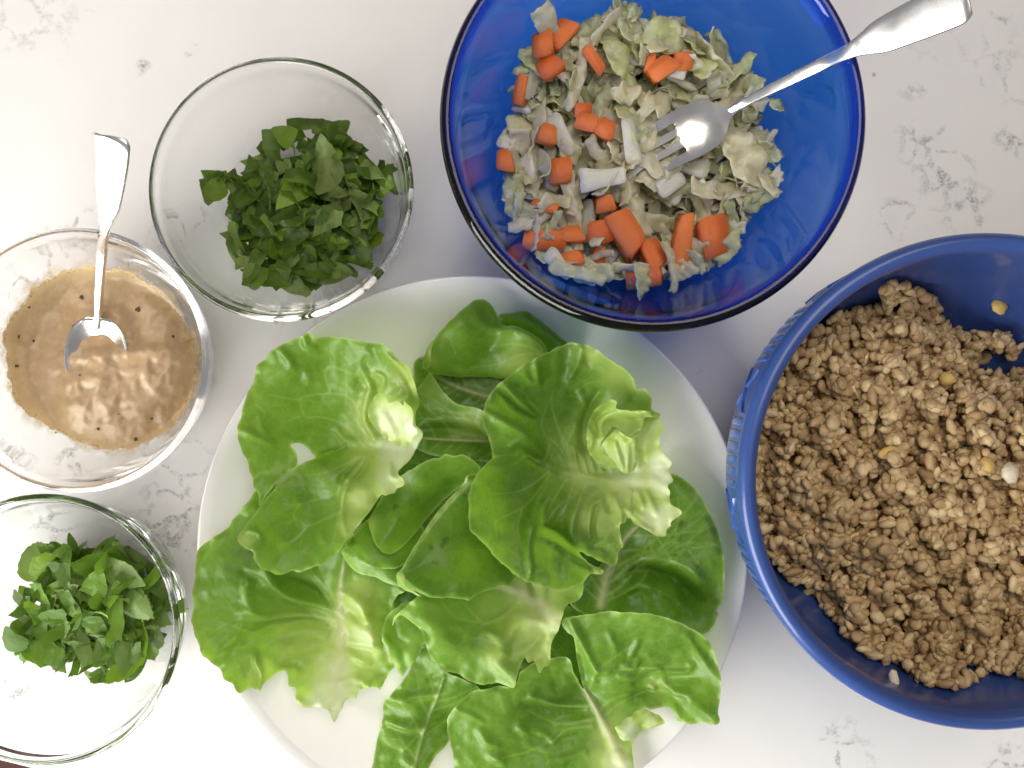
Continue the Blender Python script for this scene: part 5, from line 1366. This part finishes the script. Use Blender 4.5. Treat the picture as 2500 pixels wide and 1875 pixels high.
CR = [(560, 235, 90, 95, 10, 'carrot cube at the upper left of the slaw, left of a pair'), (650, 165, 125, 75, 50, 'oblong carrot chunk highest on the left of the slaw'), (590, 335, 105, 95, 35, 'carrot cube just below the upper left pair'),
      (445, 450, 60, 120, -18, 'carrot sliver at the left edge of the slaw beside the bowl wall'), (805, 290, 45, 120, 35, 'thin carrot slice beside the long white cabbage strip'), (1140, 340, 160, 75, 38, 'slanted carrot piece at the upper right of the slaw'),
      (1235, 300, 80, 70, 0, 'small carrot piece touching the slanted upper right one'), (1085, 310, 45, 80, -10, 'dark carrot bit left of the slanted upper right one'), (745, 550, 75, 60, 0, 'shaded carrot bit above the middle left carrot pair'),
      (775, 605, 105, 65, -8, 'carrot piece at the middle left of the slaw, left of a pair'), (862, 640, 80, 90, -25, 'carrot piece at the middle left, right of a pair'), (578, 668, 90, 75, -15, 'carrot piece next to the thick white cabbage rib'),
      (645, 840, 85, 95, 0, 'carrot cube below the thick white cabbage rib'), (368, 795, 90, 85, 0, 'brownish carrot cube at the far left edge of the slaw'), (560, 1015, 125, 42, -20, 'flat carrot slice at the lower left of the slaw'),
      (865, 1000, 95, 70, 12, 'carrot bit right above the long lower carrot stick'), (552, 1188, 200, 90, 0, 'long carrot slab at the lower left edge'), (697, 1155, 95, 60, 5, 'carrot bit right of the long lower left slab'),
      (690, 1278, 115, 80, 12, 'carrot piece near the bottom left of the slaw'), (960, 1150, 230, 105, -58, 'longest carrot stick, slanting at the lower middle of the slaw'), (838, 1140, 105, 95, 10, 'pale orange carrot cube left of the longest stick'),
      (1090, 1250, 170, 95, -62, 'carrot stick directly right of the longest stick'), (1045, 1358, 150, 75, 5, 'carrot piece lowest in the slaw'), (1240, 1190, 85, 245, -5, 'upright crescent carrot piece at the lower right'),
      (1382, 1180, 125, 170, 15, 'thick carrot chunk furthest to the lower right'), (825, 1280, 60, 115, -8, 'carrot sliver left of the bottom cabbage curl')]
CXY = np.array([(1050 + .497 * c[0], .497 * c[1]) for c in CR])


def in_blue(p0, me, rot, s=1.0):
    """slide a piece inwards (or take a smaller one) until all of it clears the bowl wall"""
    w = np.empty(len(me.vertices) * 3)
    me.vertices.foreach_get('co', w)
    w = w.reshape(-1, 3) @ np.array(Euler(rot).to_matrix()).T
    for f_ in (1.0, .8, .62):
        p = np.array(p0, float)
        for it in range(6):
            q_ = w * s * f_ + p
            d = np.hypot(q_[:, 0] - blue_c[0], q_[:, 1] - blue_c[1])
            over = (d - np.interp(q_[:, 2], BBI[:, 0], BBI[:, 1]) + .0006).max()
            if over <= 0:
                break
            c = p[:2] - blue_c
            p[:2] -= c / max(np.linalg.norm(c), 1e-6) * over * .8
            p[2] += over * .15
        if np.linalg.norm(p - np.array(p0)) < .006:
            break
    return tuple(p), s * f_


def cabbage_mesh(kind, seed):
    rl = np.random.default_rng(seed)
    if kind == 'leafy':
        L, W, th = rl.uniform(.018, .034), rl.uniform(.009, .015), rl.uniform(.0005, .0008)
        n = 11
        a = np.linspace(0, 2 * np.pi, n, endpoint=False) + rl.uniform(-.2, .2, n)
        rr = rl.uniform(.65, 1.15, n)
        o = np.c_[np.cos(a) * rr * L / 2, np.sin(a) * rr * W / 2]
        amp, fr = .0030, 150
    elif kind == 'shred':
        L, W, th = rl.uniform(.022, .040), rl.uniform(.0045, .008), rl.uniform(.0005, .0009)
        xs = np.linspace(-.5, .5, 8)
        b = rl.uniform(-.005, .005)
        up = np.c_[xs * L, W * .5 * rl.uniform(.6, 1.3, 8) + b * (1 - 4 * xs ** 2)]
        dn = np.c_[xs[::-1] * L, -W * .5 * rl.uniform(.6, 1.3, 8) + b * (1 - 4 * xs[::-1] ** 2)]
        o = np.vstack([up, dn])
        amp, fr = .0026, 140
    else:
        L, W, th = rl.uniform(.012, .026), rl.uniform(.005, .009), rl.uniform(.0014, .0024)
        s = rl.uniform(.35, .85)
        o = np.array([(-L / 2, -W / 2), (0, -W * .42), (L / 2, -W / 2 * s), (L * .52, 0), (L / 2, W / 2 * s), (0, W * .40), (-L / 2, W / 2), (-L * .54, 0)]) * rl.uniform(.9, 1.1, (8, 1))
        amp, fr = .0016, 70
    o = resample(catmull(o, 3, True), .0017, True)
    c = o.mean(0)
    o = c + (o - c) * (1 + (.02 if kind == 'rib' else .08) * rl.uniform(-1, 1, len(o)))[:, None]
    v, f = cdt_fill(o, .0024)
    f = orient(np.c_[v, np.zeros(len(v))], f)
    x, y = v[:, 0], v[:, 1]
    z = amp * perlin(x * fr + seed, y * fr + seed * .3, seed % 60) + amp * .45 * perlin(x * fr * 2.3, y * fr * 2.3 + seed, seed % 47) + rl.uniform(-14, 14) * x ** 2 + rl.uniform(-40, 60) * y ** 2
    V, F = shell(v, f, z, th, len(o))
    me = mesh('cabbage_piece', V, F, M['cabbage'])
    attr(me, 'thick', np.full(len(V), {'leafy': .0, 'shred': .25, 'rib': .95}[kind]) + .3 * perlin(V[:, 0] * 200, V[:, 1] * 200, seed % 20))
    return me


kinds = ['leafy'] * 16 + ['shred'] * 14 + ['rib'] * 5
cab = [cabbage_mesh(k, 700 + i) for i, k in enumerate(kinds)]
rl = random.Random(44)
q = h2.rand(280, 12)
zh2, zt2, e2 = h2.z(q)
for i in range(len(q)):
    u = min(1, i / len(q) * 1.9)
    if i / len(q) > .5:
        u = rl.uniform(.86, 1.05)
    if u > .7 and rl.random() < .85 and np.hypot(CXY[:, 0] - q[i, 0], CXY[:, 1] - q[i, 1]).min() < 42:
        u = .7
    if math.hypot(q[i, 0] - 1705, q[i, 1] - 312) < 92:
        u = min(u, .62)
    z = zh2[i] + .004 + (zt2[i] - zh2[i]) * u
    kk = rl.randrange(len(cab))
    rot_ = (R(rl.gauss(0, 20)) + (math.pi if rl.random() < .5 else 0), R(rl.gauss(0, 20)), rl.uniform(0, 6.28))
    s = rl.uniform(.82, 1.2)
    pp, s = in_blue(P(q[i, 0], q[i, 1], z), cab[kk], rot_, s)
    o = link('cabbage_piece', cab[kk], loc=pp, rot=rot_, scale=(s, s, s))
    tag(o, {'leafy': 'ruffled yellowish napa cabbage scrap in the slaw in the blue glass bowl', 'shred': 'long thin napa cabbage shred in the slaw in the blue glass bowl', 'rib': 'thick white napa cabbage rib bit in the slaw in the blue glass bowl'}[kinds[kk]], 'cabbage', 'shredded cabbage in the blue glass bowl')
# the slaw below: past three hundred pieces, one mass
qb = h2.rand(330, 4)
zhb, ztb, eb_ = h2.z(qb)
BV, BF, BT, nb = [], [], [], 0
for i in range(len(qb)):
    me = cab[rl.randrange(len(cab))]
    w = np.empty(len(me.vertices) * 3)
    me.vertices.foreach_get('co', w)
    u = rl.uniform(.1, .82)
    z = zhb[i] + .003 + (ztb[i] - zhb[i]) * u
    rot_ = (R(rl.gauss(0, 20)), R(rl.gauss(0, 20)), rl.uniform(0, 6.28))
    m3 = np.array(Euler(rot_).to_matrix())
    pp, s = in_blue(P(qb[i, 0], qb[i, 1], z), me, rot_)
    w = (w.reshape(-1, 3) * s) @ m3.T + np.array(pp)
    BV.append(w)
    BF += [tuple(a + nb for a in p_.vertices) for p_ in me.polygons]
    t_ = np.empty(len(w))
    me.attributes['thick'].data.foreach_get('value', t_)
    BT.append(t_)
    nb += len(w)
me = mesh('cabbage_mass', np.vstack(BV), BF, M['cabbage'])
attr(me, 'thick', np.concatenate(BT))
tag(link('cabbage_mass', me), 'bed of shredded napa cabbage under the top slaw pieces', 'cabbage', kind='stuff')
# a few strips that stand out
for px, py, L, ang, k, lab in [(1370, 330, 1.25, -60, 30, 'thick white cabbage rib slanting down the left of the slaw'),
                               (1410, 180, .95, 75, 19, 'long white cabbage strip rising from the middle to the slaw top'),
                               (1475, 435, 1.15, 5, 31, 'pale cabbage rib with a flared end near the slaw centre'),
                               (1640, 450, 1.0, 30, 33, 'short white cabbage rib below the fork tines'),
                               (1815, 380, 1.25, -55, 4, 'ruffled white cabbage strip to the right of the fork head'),
                               (1400, 690, 1.05, -18, 22, 'long cabbage strip lying along the lower edge of the slaw'),
                               (1590, 690, .85, 35, 24, 'cabbage strip at the bottom right edge of the slaw'),
                               (1850, 430, .7, 60, 25, 'cabbage tip poking out on the right of the slaw'),
                               (1905, 255, .55, -50, 2, 'little cabbage scrap alone on the blue bowl wall'),
                               (1620, 95, 1.4, -12, 6, 'yellowish cabbage leaf at the far edge of the slaw'),
                               (1500, 45, .9, 40, 21, 'white cabbage shred at the top edge of the slaw'),
                               (1572, 322, .9, 70, 1, 'ruffled cabbage leaf over the fork tine tips, nearest the handle side'),
                               (1574, 378, 1.0, 120, 3, 'crumpled cabbage leaf covering the middle fork tine tips'),
                               (1606, 424, .95, 30, 8, 'cabbage leaf over the lowest fork tine tip'),
                               (1540, 345, .9, 100, 34, 'white cabbage chunk left of the fork tine tips')]:
    zq = ray_hit(np.array([px]), np.array([py]), blue_c, BBI)[0] + .0035
    if inside(h2.out, np.array([[px, py]], float))[0]:
        zq = max(zq, h2.z(np.array([[px, py]], float))[1][0] + .0075)
    rot_ = (R(rl.gauss(0, 8)), R(rl.gauss(0, 8)), R(ang))
    pp, L = in_blue(P(px, py, zq), cab[k], rot_, L)
    o = link('cabbage_piece', cab[k], loc=pp, rot=rot_, scale=(L, L, L))
    tag(o, lab, 'cabbage', 'shredded cabbage in the blue glass bowl')


def carrot_mesh(seed):
    rl2 = random.Random(seed)
    bm = bmesh.new()
    bmesh.ops.create_cube(bm, size=1.0)
    for vv in bm.verts:
        vv.co += Vector([rl2.uniform(-.15, .15) for _ in range(3)])
    if seed % 2:
        for vv in bm.verts:                 # wedge cut from a round
            if vv.co.y > 0:
                vv.co.x *= .72
    bmesh.ops.bevel(bm, geom=bm.edges[:], offset=.075, segments=2, affect='EDGES')
    for vv in bm.verts:
        vv.co += Vector([rl2.uniform(-.014, .014) for _ in range(3)])
    me = bpy.data.meshes.new('carrot_piece')
    bm.to_mesh(me)
    bm.free()
    me.polygons.foreach_set('use_smooth', [True] * len(me.polygons))
    me.materials.append(M['carrot'])
    return me


car = [carrot_mesh(i) for i in range(8)]
for j, (x, y, w, h, a, lab) in enumerate(CR):
    px, py = 1050 + .497 * x, .497 * y
    qq = np.array([[px, py]], float)
    zq = h2.z(qq)[1][0] + (.0088 if inside(h2.out, qq)[0] else .004)
    k = .497 * MPP * (H - zq) / H
    o = link('carrot_piece', car[j % 8], loc=P(px, py, zq), rot=(R(rl.gauss(0, 14)), R(rl.gauss(0, 14)), R(a)), scale=(w * k * 1.1, h * k * 1.1, min(w, h) * k * .9))
    tag(o, lab, 'carrot piece', 'carrot pieces in the slaw')

# fork
fk = empty('fork', P(1795, 264, .052))
tag(fk, 'steel fork leaning on the blue glass bowl with tines in the slaw', 'fork')
FZ = .0578
loft('handle', [(1778, 273, FZ - .003, 9, 2.2), (1800, 260, FZ, 11, 3.0), (1822, 248, FZ + .003, 12, 3.2), (1900, 209, .0685, 14, 3.0), (2000, 160, .0805, 16.5, 2.7), (2072, 125, .0930, 19, 2.4), (2108, 108, .0975, 27, 2.2), (2145, 90, .1021, 41, 2.1), (2200, 65, .1089, 48, 2.1), (2260, 38, .1162, 53, 2.1), (2310, 15, .1222, 57, 2.1), (2340, 1.5, .1257, 57, 2.1), (2355, -5, .1272, 50, 2.3), (2361, -8, .1277, 34, 2.0), (2363, -9, .1278, 8, 1.0)], M['steel'], fk, sag=.03, roll=R(8))
hd = [(0, 2.2), (2.5, 2.8), (5, 5.0), (8, 8.4), (12, 10.7), (17, 11.7), (26, 11.7), (46, 10.6)]
up = catmull(hd, 5)
tip = 54.0
ctr = [-8.7, -2.9, 2.9, 8.7]
poly = [(a, b) for a, b in up]
# tines with round-ended slots between them (right to left)
for i in (3, 2, 1, 0):
    c0 = ctr[i]
    if i < 3:
        poly.append((46, c0 + 1.7))
    poly += [(tip - 2, c0 + .9), (tip, c0), (tip - 2, c0 - .9)]
    if i > 0:
        poly.append((46, c0 - 1.7))
        m_ = (ctr[i] + ctr[i - 1]) / 2
        w_ = 1.25
        poly.append((30, m_ + w_))
        poly += [(26 - 1.25 * math.sin(t) * 1.0 + 1.25, m_ + w_ * math.cos(t) * 1.15) for t in np.linspace(.25, math.pi - .25, 7)]
        poly.append((30, m_ - w_))
poly += [(a, -b) for a, b in up[::-1]]
o = resample(np.array(poly), .8, True)
v, f = cdt_fill(o, 1.3)
f = orient(np.c_[v, np.zeros(len(v))], f)
uu, vv_ = v[:, 0], v[:, 1]
zz_ = -.17 * np.maximum(uu - 8, 0) - .0085 * np.maximum(uu - 4, 0) ** 1.5 * .35 + 2.6 * (vv_ / 11) ** 2 * np.clip(uu / 10, 0, 1) - 3.0 * np.sin(np.clip(uu / 26, 0, 1) * np.pi)
V, F = shell(v, f, zz_, 1.5, len(o))
ax = Vector(P(1660, 330, FZ)) - Vector(P(1789, 267, FZ))
ang = math.atan2(ax.y, ax.x)
V = V * .001
Fh = [t for t in F if np.mean([V[i, 0] for i in t]) <= .0275]
base = P(1792, 266, FZ - .0012)


def sub(name, FF):
    used = sorted({i for t in FF for i in t})
    mp = {i: k for k, i in enumerate(used)}
    o = link(name, mesh(name, V[used], [tuple(mp[i] for i in t) for t in FF], M['steel'], sharp=40), fk)
    o.matrix_parent_inverse = Matrix.Translation(-fk.location)
    o.location = base
    o.rotation_euler = (0, R(7), ang)
    return o


sub('head', Fh)
for c0 in ctr:
    sub('tine', [t for t in F if np.mean([V[i, 0] for i in t]) > .0275 and abs(np.mean([V[i, 1] for i in t]) * 1000 - c0) < 2.9])

# ------------------------------------------------------------------ cooked grains
g_out = [(x * D, y * D) for x, y in [(1895, 608), (1950, 600), (2010, 620), (2032, 665), (2040, 700), (2100, 712), (2180, 725), (2214, 745), (2190, 765), (2150, 760), (2110, 790), (2160, 800), (2260, 800), (2380, 850), (2470, 950), (2520, 1080), (2480, 1230), (2400, 1370), (2290, 1460), (2210, 1475), (2130, 1465), (2060, 1498), (2000, 1490), (1960, 1460), (1880, 1430), (1820, 1390), (1780, 1330), (1740, 1280), (1670, 1235), (1610, 1165), (1572, 1070), (1560, 980), (1572, 890), (1605, 815), (1650, 760), (1700, 720), (1770, 685), (1830, 660), (1880, 645)]]
hg = Heap(g_out, cer_c, CEI, .050, 60, .0075, .011, 9)
isph = bmesh.new()
bmesh.ops.create_uvsphere(isph, u_segments=8, v_segments=6, radius=1.0)
SV = np.array([vv.co[:] for vv in isph.verts])
SF = [tuple(vv.index for vv in fc.verts) for fc in isph.faces]
isph.free()
GV = []
for i in range(14):
    r_ = np.random.default_rng(300 + i)
    if i % 3 == 0:
        dm = np.array([.0036, .0018, .0015])
    elif i % 3 == 1:
        dm = np.array([.0027, .0023, .0014])
    else:
        dm = np.array([.0025, .0021, .0018])
    w = SV * dm * 1.06 * (1 + .085 * r_.normal(size=(len(SV), 1)))
    w[:, 2] += r_.uniform(-60, 60) * w[:, 0] ** 2 * .6
    GV.append(w)
gme = [mesh('cooked_grain', w, SF, M['grain']) for w in GV]
NGR = 6200
q = hg.rand(NGR, 2)
zhg, ztg, eg = hg.z(q)
# little clumps: grains gather in knots that stand proud of the rest
cl = .0085 * fbm(q[:, 0] * .019, q[:, 1] * .019, 12, 2) + .0022 * perlin(q[:, 0] * .07, q[:, 1] * .07, 14)
lay = rng.uniform(-.0042, .0012, len(q))
zg = np.maximum(ztg + cl + lay, zhg + .0015)
size = rng.uniform(.72, 1.22, len(q))
order = np.argsort(-(lay + cl * .4 + .0012 * size + np.where((q[:, 0] < 2490) & (eg > 12), 0, -1)))
xyz = np.array([P(a, b, c) for (a, b), c in zip(q, zg)])
rr = np.random.default_rng(77)
eul = np.c_[rr.normal(0, .5, len(q)), rr.normal(0, .5, len(q)), rr.uniform(0, 6.28, len(q))]
rg = np.hypot(xyz[:, 0] - cer_c[0], xyz[:, 1] - cer_c[1])
# grains that would sink into the wall come to rest against it
lim = np.interp(xyz[:, 2], CEI[:, 0], CEI[:, 1]) - .0024 - np.abs(rng.normal(0, .0025, len(q)))
kg = np.minimum(1, lim / np.maximum(rg, 1e-6))
okg = rg < lim + .020
xyz[:, :2] = cer_c + (xyz[:, :2] - cer_c) * kg[:, None]
order = [i_ for i_ in order if okg[i_]]
pick = set(int(a) for a in order[:290])
SVs, SFs, tone = [], [], []
nb = 0
for i in range(len(q)):
    k = int(rr.integers(0, 14))
    if not okg[i]:
        continue
    if i in pick:
        s = size[i] * 1.12
        o = link('cooked_grain', gme[k], loc=xyz[i], rot=eul[i], scale=(s, s, s))
        tag(o, 'tan cooked grain lying on top of the grain heap in the ceramic bowl', 'grain', 'loose grains on top of the heap')
    else:
        m3 = np.array(Euler(eul[i]).to_matrix())
        w = (GV[k] * size[i]) @ m3.T + xyz[i]
        SVs.append(w)
        SFs += [tuple(a + nb for a in t) for t in SF]
        tone.append(np.full(len(w), np.clip(rr.normal(.42, .32), 0, 1)))
        nb += len(w)
# the packed bed below the loose grains
v, f = cdt_fill(resample(hg.out, 14, True), 16)
zb0, zb1, eb = hg.z(v)
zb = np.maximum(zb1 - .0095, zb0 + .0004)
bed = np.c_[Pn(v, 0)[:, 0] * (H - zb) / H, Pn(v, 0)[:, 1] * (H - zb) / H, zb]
rb = np.hypot(bed[:, 0] - cer_c[0], bed[:, 1] - cer_c[1])
kb = np.minimum(1, (np.interp(zb, CEI[:, 0], CEI[:, 1]) - .0006) / np.maximum(rb, 1e-6))
bed[:, :2] = cer_c + (bed[:, :2] - cer_c) * kb[:, None]
f = [t for t in orient(bed, f) if min(eb[a] for a in t) > 34 and max(rb[a] - (np.interp(zb[a], CEI[:, 0], CEI[:, 1]) - .006) for a in t) < 0]
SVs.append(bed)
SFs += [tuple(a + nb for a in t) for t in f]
tone.append(np.full(len(bed), .05))  # bed coloured dark to stand for shade in the gaps between grains
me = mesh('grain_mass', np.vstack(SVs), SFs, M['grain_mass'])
attr(me, 'tone', np.concatenate(tone))
gm = link('grain_mass', me)
tag(gm, 'packed mass of cooked brown grains filling the blue ceramic bowl', 'grains', kind='stuff')
for px, py, s, m_, lab in [(2312, 925, 1.6, 'yellow_grain', 'yellow corn-like bit at the upper part of the grain heap'), (2405, 1138, 1.6, 'yellow_grain', 'yellow bit beside the white crumb in the grain heap'),
                           (2465, 1155, 1.7, 'white_grain', 'bright white crumb near the right of the grain heap'), (2165, 1105, 1.3, 'yellow_grain', 'small yellow angular bit near the middle of the grain heap'),
                           (2440, 748, 1.5, 'yellow_grain', 'lone grain stuck on the bare inside wall of the ceramic bowl'), (2182, 1662, 1.2, 'white_grain', 'lone pale grain on the ceramic bowl wall below the heap')]:
    zq = ray_hit(np.array([px]), np.array([py]), cer_c, CEI)[0] + .0016
    qq = np.array([[px, py]], float)
    if inside(hg.out, qq)[0]:
        zq = hg.z(qq)[1][0] + .0045
    me = mesh('grain_bit', GV[int(px) % 14] * s, SF, M[m_])
    o = link('grain_bit', me, loc=P(px, py, zq), rot=(.2, .1, px))
    tag(o, lab, 'grain')
